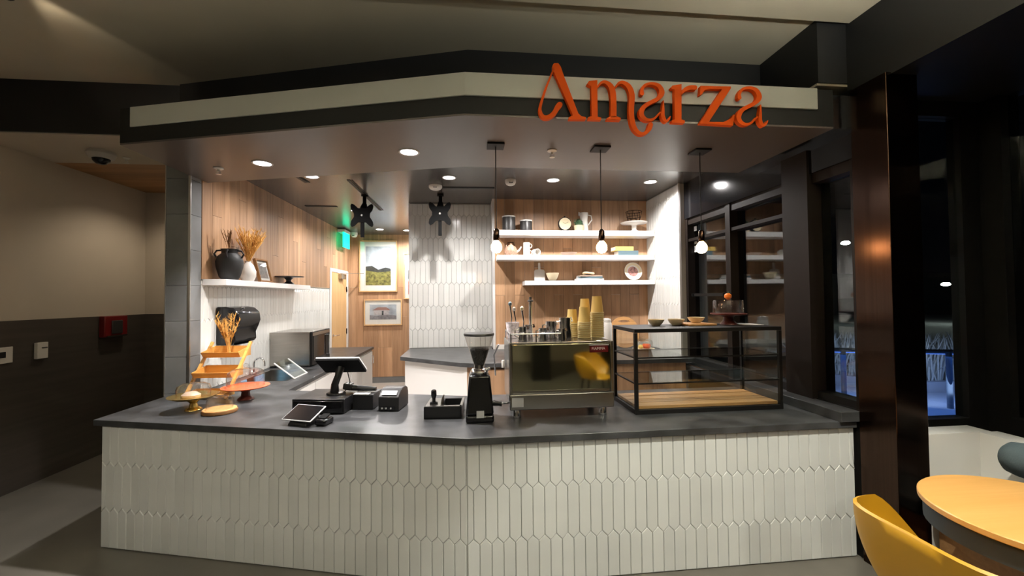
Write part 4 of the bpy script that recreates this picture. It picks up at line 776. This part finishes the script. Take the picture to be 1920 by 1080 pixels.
for s_ in (-1, 1): MB().cyl((s_ * .04, 0, .03), (s_ * .055, 0, .001), .006, n=8).build('foot', M['metal'], ck)
MB().lathe([(0, 0), (.012, .0), (.012, .012), (0, .016)], (0, 0, .186), 12).build('bell', M['metal'], ck)
pp = thing('potted_plant', 'small green plant in a cream pot beside the white jug', 'plant', (1.40, YS - .03, T1)); MB().lathe([(0, .001), (.056, .001), (.064, .075), (.059, .075), (.05, .06), (0, .06)], n=24).build('pot', M['cream_c'], pp)
random.seed(11); m = MB()
for k in range(70):
    a, b_ = random.uniform(0, 2 * PI), random.uniform(.2, 1.4); r_ = random.uniform(.03, .075); p = Vector((math.cos(a) * math.cos(b_) * r_, math.sin(a) * math.cos(b_) * r_, .085 + math.sin(b_) * r_ * 1.1)); q = Vector((random.uniform(-1, 1), random.uniform(-1, 1), random.uniform(-.4, 1))).normalized() * .018; w_ = q.cross(Vector((0, .3, 1))).normalized() * .009; i = len(m.v); m.v += [tuple(p - q), tuple(p + w_), tuple(p + q), tuple(p - w_)]; m.f.append((i, i + 1, i + 2, i + 3))
m.lathe([(0, .06), (.045, .065), (.05, .10), (.03, .14), (0, .15)], n=14); m.build('foliage', M['leaf'], pp, smooth=0)
jg = thing('jug', 'tall white ceramic jug on the top shelf', 'jug', (1.485, YS + .03, T1)); MB().lathe([(0, .001), (.052, .001), (.055, .03), (.045, .15), (.056, .25), (.052, .25), (.041, .15), (.048, .03), (0, .01)], n=26).build('body', M['ceramic'], jg); MB().tube([(.045, 0, .225), (.095, 0, .215), (.105, 0, .16), (.05, 0, .09)], .008, 8).build('handle', M['ceramic'], jg); MB().ext([(-.02, .21), (.02, .21), (.0, .258)], (-.05, 0, 0), (0, 1, 0), (0, 0, 1), (-.022, 0, .006)).build('spout', M['ceramic'], jg)
cw_ = thing('cake_stand', 'white pedestal cake stand at the right of the top shelf', 'cake stand', (2.145, YS, T1)); MB().lathe([(0, .001), (.07, .001), (.06, .012), (.03, .03), (.03, .085), (.05, .10), (.16, .112), (.172, .125), (.16, .127), (0, .12)], n=34).build('stand', M['ceramic'], cw_)
wc_ = thing('wire_basket', 'dark wire basket standing on the white pedestal cake stand', 'basket', (2.145, YS, T1 + .127)); m = MB()
for z, r_ in ((.004, .075), (.07, .09), (.14, .10)): m.tube([(r_ * math.cos(a * PI / 10), r_ * math.sin(a * PI / 10), z) for a in range(21)], .004, 6)
m.build('hoops', M['bronze'], wc_); m = MB()
for k in range(8): a = k * PI / 4; m.tube([(.075 * math.cos(a), .075 * math.sin(a), .004), (.10 * math.cos(a + .3), .10 * math.sin(a + .3), .14)], .0035, 5)
m.build('wires', M['bronze'], wc_)
tp = thing('teapot', 'round speckled pink teapot at the left of the middle shelf', 'teapot', (.525, YS, T2)); MB().lathe([(0, .001), (.05, .001), (.078, .035), (.082, .07), (.06, .115), (.03, .125), (0, .125)], n=28).build('body', mat('speckled_pink', (.50, .28, .20), .35, var=.35, scale=60), tp); MB().lathe([(.04, .122), (.03, .135), (.01, .14), (.012, .155), (0, .158)], n=16).build('lid', M['beige_c'], tp); MB().tube([(.07, 0, .05), (.105, 0, .07), (.135, 0, .115)], [.017, .012, .009], 10).build('spout', M['ceramic'], tp); MB().tube([(-.06, 0, .11), (-.04, 0, .165), (.03, 0, .17), (.05, 0, .12)], .006, 8).build('handle', M['bronze'], tp)
def mug(x, y, z, lb, rz=0, r=.043, h=.083, tiltx=0):
    t = thing('mug', lb, 'mug', (x, y, z), rz, 'white mugs on the middle shelf'); MB().lathe([(0, .001), (r, .001), (r * 1.02, h), (r * .92, h), (r * .9, .01), (0, .008)], n=26).build('body', M['ceramic'], t); MB().tube([(r * .95, 0, h * .8)] + [(r + .026 * math.sin(a * PI / 6), 0, h * .5 + .026 * math.cos(a * PI / 6)) for a in range(1, 6)] + [(r * .95, 0, h * .2)], .0065, 8).build('handle', M['ceramic'], t); return t
mug(.725, YS, T2, 'lower white mug of the stacked pair beside the teapot'); mug(.725, YS, T2 + .084, 'upper white mug of the stacked pair beside the teapot')
mg = mug(.83, YS + .04, T2 + .045, 'white mug lying on its side right of the stacked pair', R(-70)); mg.rotation_euler = (0, R(90), R(-65))
bowl('shallow_dish', 1.270, YS, T2, .107, .04, 'beige_c', 'shallow pink dish in the middle of the middle shelf', 'dish')
def book(x0, x1, z0, z1, mt, lb, group, rz=0, y0=5.06, dp=.17):
    t = thing('book', lb, 'book', ((x0 + x1) / 2, y0 + dp / 2, z0), rz, group); w_ = (x1 - x0) / 2; h_ = z1 - z0; m = MB(); m.box(-w_, w_, -dp / 2, dp / 2, 0, .004); m.box(-w_, w_, -dp / 2, dp / 2, h_ - .004, h_ - .0005); m.box(-w_, w_, -dp / 2, -dp / 2 + .004, .004, h_ - .004); m.build('cover', M[mt], t); MB().box(-w_ + .004, w_ - .004, -dp / 2 + .004, dp / 2 - .004, .004, h_ - .004).build('pages', M['paper'], t)
book(1.895, 2.16, T2, T2 + .06, 'bookblue', 'blue grey book under the yellow one on the middle shelf', 'books on the middle shelf'); book(1.853, 2.095, T2 + .060, T2 + .113, 'bookyellow', 'yellow book on top of the blue grey book', 'books on the middle shelf', R(3))
pdl = thing('paddle_board', 'small pale paddle board leaning at the left of the bottom shelf', 'board', (.90, YS + .05, T3)); MB().ext([(-.07, 0), (.07, 0), (.07, .13), (.055, .15), (.014, .155), (.014, .235), (0, .245), (-.014, .235), (-.014, .155), (-.055, .15), (-.07, .13)], (0, 0, .001), (1, 0, 0), Vector((0, .15, 1)).normalized(), (0, .014, 0)).build('board', M['dim'], pdl, .002)
bowl('footed_bowl', 1.05, YS - .03, T3, .082, .10, 'cream_c', 'cream footed bowl beside the pale paddle board', 'bowl', None, .5)
tag(box(.97, 1.15, 5.05, 5.22, T3 + .0, T3 + .001).build('dark_mat', M['metal']), 'thin dark mat under the cream footed bowl', 'mat')
book(1.36, 1.70, T3, T3 + .028, 'paper', 'white book at the bottom of the flat stack on the bottom shelf', 'flat books on the bottom shelf'); book(1.375, 1.685, T3 + .028, T3 + .052, 'bookblue', 'grey book in the middle of the flat stack', 'flat books on the bottom shelf', R(-3)); book(1.385, 1.68, T3 + .052, T3 + .068, 'beige_c', 'pink topped book on the flat stack', 'flat books on the bottom shelf', R(4))
tr = thing('knot_ornament', 'cream ring ornament on top of the flat book stack', 'ornament', (1.525, 5.145, T3 + .0685)); MB().tube([(.065 * math.cos(a * PI / 12), .045 * math.sin(a * PI / 12), .028 + .006 * math.sin(a * PI / 6)) for a in range(25)], .014, 10).build('ring', M['cream_c'], tr); MB().box(-.045, .045, -.03, .03, .0, .014).build('pad', M['plastic'], tr, .004)
pe = thing('decorative_plate', 'round patterned plate standing at the right of the bottom shelf', 'plate', (2.13, YS + .03, T3)); rp_ = Matrix.Rotation(R(78), 3, 'X')
MB().lathe([(0, .0), (.075, .0), (.118, .016), (.118, .02), (.075, .006), (0, .006)], (0, 0, .118), 36, rp_).build('rim', M['ceramic'], pe); MB().lathe([(.085, .0095), (.108, .0178), (.110, .0185), (.085, .0105)], (0, 0, .118), 36, rp_).build('rim_pattern', M['cream_c'], pe); MB().lathe([(0, .0072), (.066, .0072), (.066, .0078), (0, .0078)], (0, 0, .118), 30, rp_).build('centre_print', mat('plate_print', (.38, .18, .16), .4, var=.9, scale=28), pe)
# back worktop things
rb = thing('round_board', 'round wooden board with slot handle leaning by the back wall', 'board', (1.98, 5.08, 1.0)); rr = Matrix.Rotation(R(80), 3, 'X'); m = MB(); n = 40
outer = [(.20 * math.cos(a * 2 * PI / n), .20 * math.sin(a * 2 * PI / n)) for a in range(n)]
def ringslot(m, outer, inner, d):
    i = len(m.v); n = len(outer)
    for z in (0, d):
        for ring in (outer, inner): m.v += [tuple(rr @ Vector((x, y, z)) + Vector((0, .05, .20))) for x, y in ring]
    for k in range(n):
        k2 = (k + 1) % n; m.f += [(i + k, i + k2, i + n + k2, i + n + k), (i + 2 * n + k, i + 2 * n + k2, i + 3 * n + k2, i + 3 * n + k), (i + k, i + k2, i + 2 * n + k2, i + 2 * n + k), (i + n + k, i + n + k2, i + 3 * n + k2, i + 3 * n + k)]
ringslot(m, outer, [(.075 * math.cos(a * 2 * PI / n), .14 + .016 * math.sin(a * 2 * PI / n)) for a in range(n)], .018); m.build('board', M['board'], rb)
ck_ = thing('cloche_plate', 'small cloche plate with a red tomato and yellow fruit by the back wall', 'cloche', (2.12, 4.86, 1.0)); MB().lathe([(0, .001), (.08, .001), (.13, .018), (.132, .024), (0, .02)], n=30).build('plate', M['cream_c'], ck_); dome(ck_, .11, .12, .022, .018)
tag_loc(MB().lathe([(0, .0), (.035, .004), (.052, .03), (.045, .055), (0, .06)], n=20).build('tomato', M['coral']), (2.15, 4.84, 1.022), 'orange red tomato under the back cloche', 'fruit'); tag_loc(MB().lathe([(0, .0), (.02, .003), (.032, .022), (.02, .045), (0, .048)], n=16).build('lemon', M['bookyellow']), (2.075, 4.84, 1.022), 'small yellow fruit under the back cloche', 'fruit')
# pictures at the end of the passage
sky = mat('print_sky', (.42, .46, .52), .6, var=.35, scale=5); field = mat('print_field', (.20, .19, .05), .6, var=.7, scale=22); hill = mat('print_hill', (.03, .04, .04), .6, var=.3, scale=14); roofm = mat('print_roof', (.32, .16, .13), .6); wallm = mat('print_house', (.45, .42, .44), .6, var=.2, scale=30); roadm = mat('print_road', (.22, .21, .23), .6, var=.3, scale=16); berry = mat('print_berries', (.45, .10, .06), .6, var=.7, scale=30)
fo_ = M['door']
frame('picture_frame', (-2.161, YH - .016, 1.80), (1, 0, 0), (0, -1, 0), .735, 1.02, .125, 'tall framed landscape print of sky over a flowering field', fo_, [sky, ([(0, 0), (1, 0), (1, .42), (.8, .46), (.5, .40), (.25, .5), (0, .48)], hill), ([(0, 0), (1, 0), (1, .36), (.5, .33), (0, .38)], field)])
frame('picture_frame', (-2.07, YH - .016, 1.137), (1, 0, 0), (0, -1, 0), .735, .515, .11, 'wide framed print of a small house below the landscape', fo_, [sky, ([(0, 0), (1, 0), (1, .25), (.6, .35), (.3, .25), (0, .3)], roadm), ([(.15, .3), (.72, .3), (.72, .66), (.15, .66)], wallm), ([(.1, .62), (.78, .62), (.62, .82), (.3, .82)], roofm), ([(.45, .3), (.52, .3), (.52, .58), (.45, .58)], hill)])
frame('picture_frame', (-1.303, YH - .016, 1.65), (1, 0, 0), (0, -1, 0), .55, .92, .09, 'framed print partly hidden behind the tiled pier', fo_, [sky, ([(0, 0), (1, 0), (1, .35), (0, .35)], berry), ([(0, .42), (1, .42), (1, .6), (0, .65)], hill)])

# ================================================================ SEATING AT THE RIGHT
tb_ = thing('round_table', 'round orange beech table at the right edge', 'table', (2.376, 1.482, 0)); MB().lathe([(0, .712), (.386, .712), (.39, .716), (.39, .736), (.386, .74), (0, .74)], n=64).build('table_top', M['tabletop'], tb_)
MB().lathe([(0, .711), (.372, .711), (.372, .625), (.362, .625), (.362, .70), (0, .70)], n=48).build('apron', M['apron'], tb_); MB().cyl((0, 0, .02), (0, 0, .70), .035).build('pedestal', M['metal'], tb_); MB().lathe([(0, 0), (.24, 0), (.24, .012), (.04, .022), (0, .022)], n=36).build('base', M['metal'], tb_)
ch = thing('tub_chair', 'mustard yellow plastic tub chair tucked at the round table', 'chair', (1.86, 1.36, 0))
m = MB(); NA, NR = 32, 9; grid = []
for side in (0, 1):
    t_ = .0 if side == 0 else .011
    for j in range(NR):
        f_ = j / (NR - 1); row = []
        for i in range(NA + 1):
            th = R(-112 + 224 * i / NA); c_ = abs(th) / R(112)
            top = .785 - .012 * c_ - .20 * max(0, (c_ - .62) / .38) ** 1.3
            z = .445 + (top - .445) * f_; rad = (.205 + .095 * math.sin(f_ * PI / 2) ** .8) - t_
            row.append(len(m.v)); ca, sa = math.cos(th), math.sin(th); sq = (abs(ca) ** 4.2 + abs(sa) ** 4.2) ** (-1 / 4.2); m.v.append((-rad * ca * sq * .95, rad * sa * sq * 1.0, z + (t_ * .6 if j == NR - 1 else 0)))
        grid.append(row)
for side in (0, 1):
    for j in range(NR - 1):
        for i in range(NA): a, b_ = grid[side * NR + j], grid[side * NR + j + 1]; m.f.append((a[i], a[i + 1], b_[i + 1], b_[i]))
for i in range(NA): a, b_ = grid[NR - 1], grid[2 * NR - 1]; m.f.append((a[i], a[i + 1], b_[i + 1], b_[i]))
for j in range(NR - 1):
    for e in (0, NA): m.f.append((grid[j][e], grid[j + 1][e], grid[NR + j + 1][e], grid[NR + j][e]))
m.build('shell', M['yellow'], ch, smooth=60); MB().lathe([(0, .435), (.20, .435), (.225, .45), (.215, .462), (0, .452)], n=36, sx=1.02).build('seat', M['yellow'], ch)
for sx_, sy_ in ((-1, -1), (-1, 1), (1, -1), (1, 1)): MB().cyl((sx_ * .15, sy_ * .15, .435), (sx_ * .21, sy_ * .21, .0), .014, .010, 12).build('leg', M['metal'], ch)
lw = struct('wall_low', MB().box(2.64, 3.06, 2.14, 2.26, 0, .842).box(2.98, 3.10, .2, 2.14, 0, .842), M['ceramic'], 'low white wall behind the round table')
bn = thing('bench', 'slate upholstered bench along the low white wall', 'bench', (2.66, 1.2, 0)); MB().box(-.06, .31, -.9, .90, .36, .46).build('seat_cushion', M['teal'], bn, .02); MB().box(-.02, .31, -.9, .90, 0, .36).build('base', M['oak_x'], bn); MB().box(.22, .315, -.9, .70, .46, .72).build('back_cushion', M['planter'], bn, .03)
bl = tag(MB().lathe([(0, -.86), (.06, -.86), (.08, -.84), (.088, -.8), (.088, .66), (.08, .70), (.06, .72), (0, .72)], (2.85, 1.21, .79), 24, Matrix.Rotation(R(-90), 3, 'X')).build('bolster', M['teal']), 'slate blue bolster cushion resting along the bench back', 'bolster')
c2 = copy_tree(ch); c2.location = (1.9, -.7, 0); c2.rotation_euler = (0, 0, R(35)); c2['label'] = 'second mustard tub chair behind the viewer mirrored in the espresso machine'
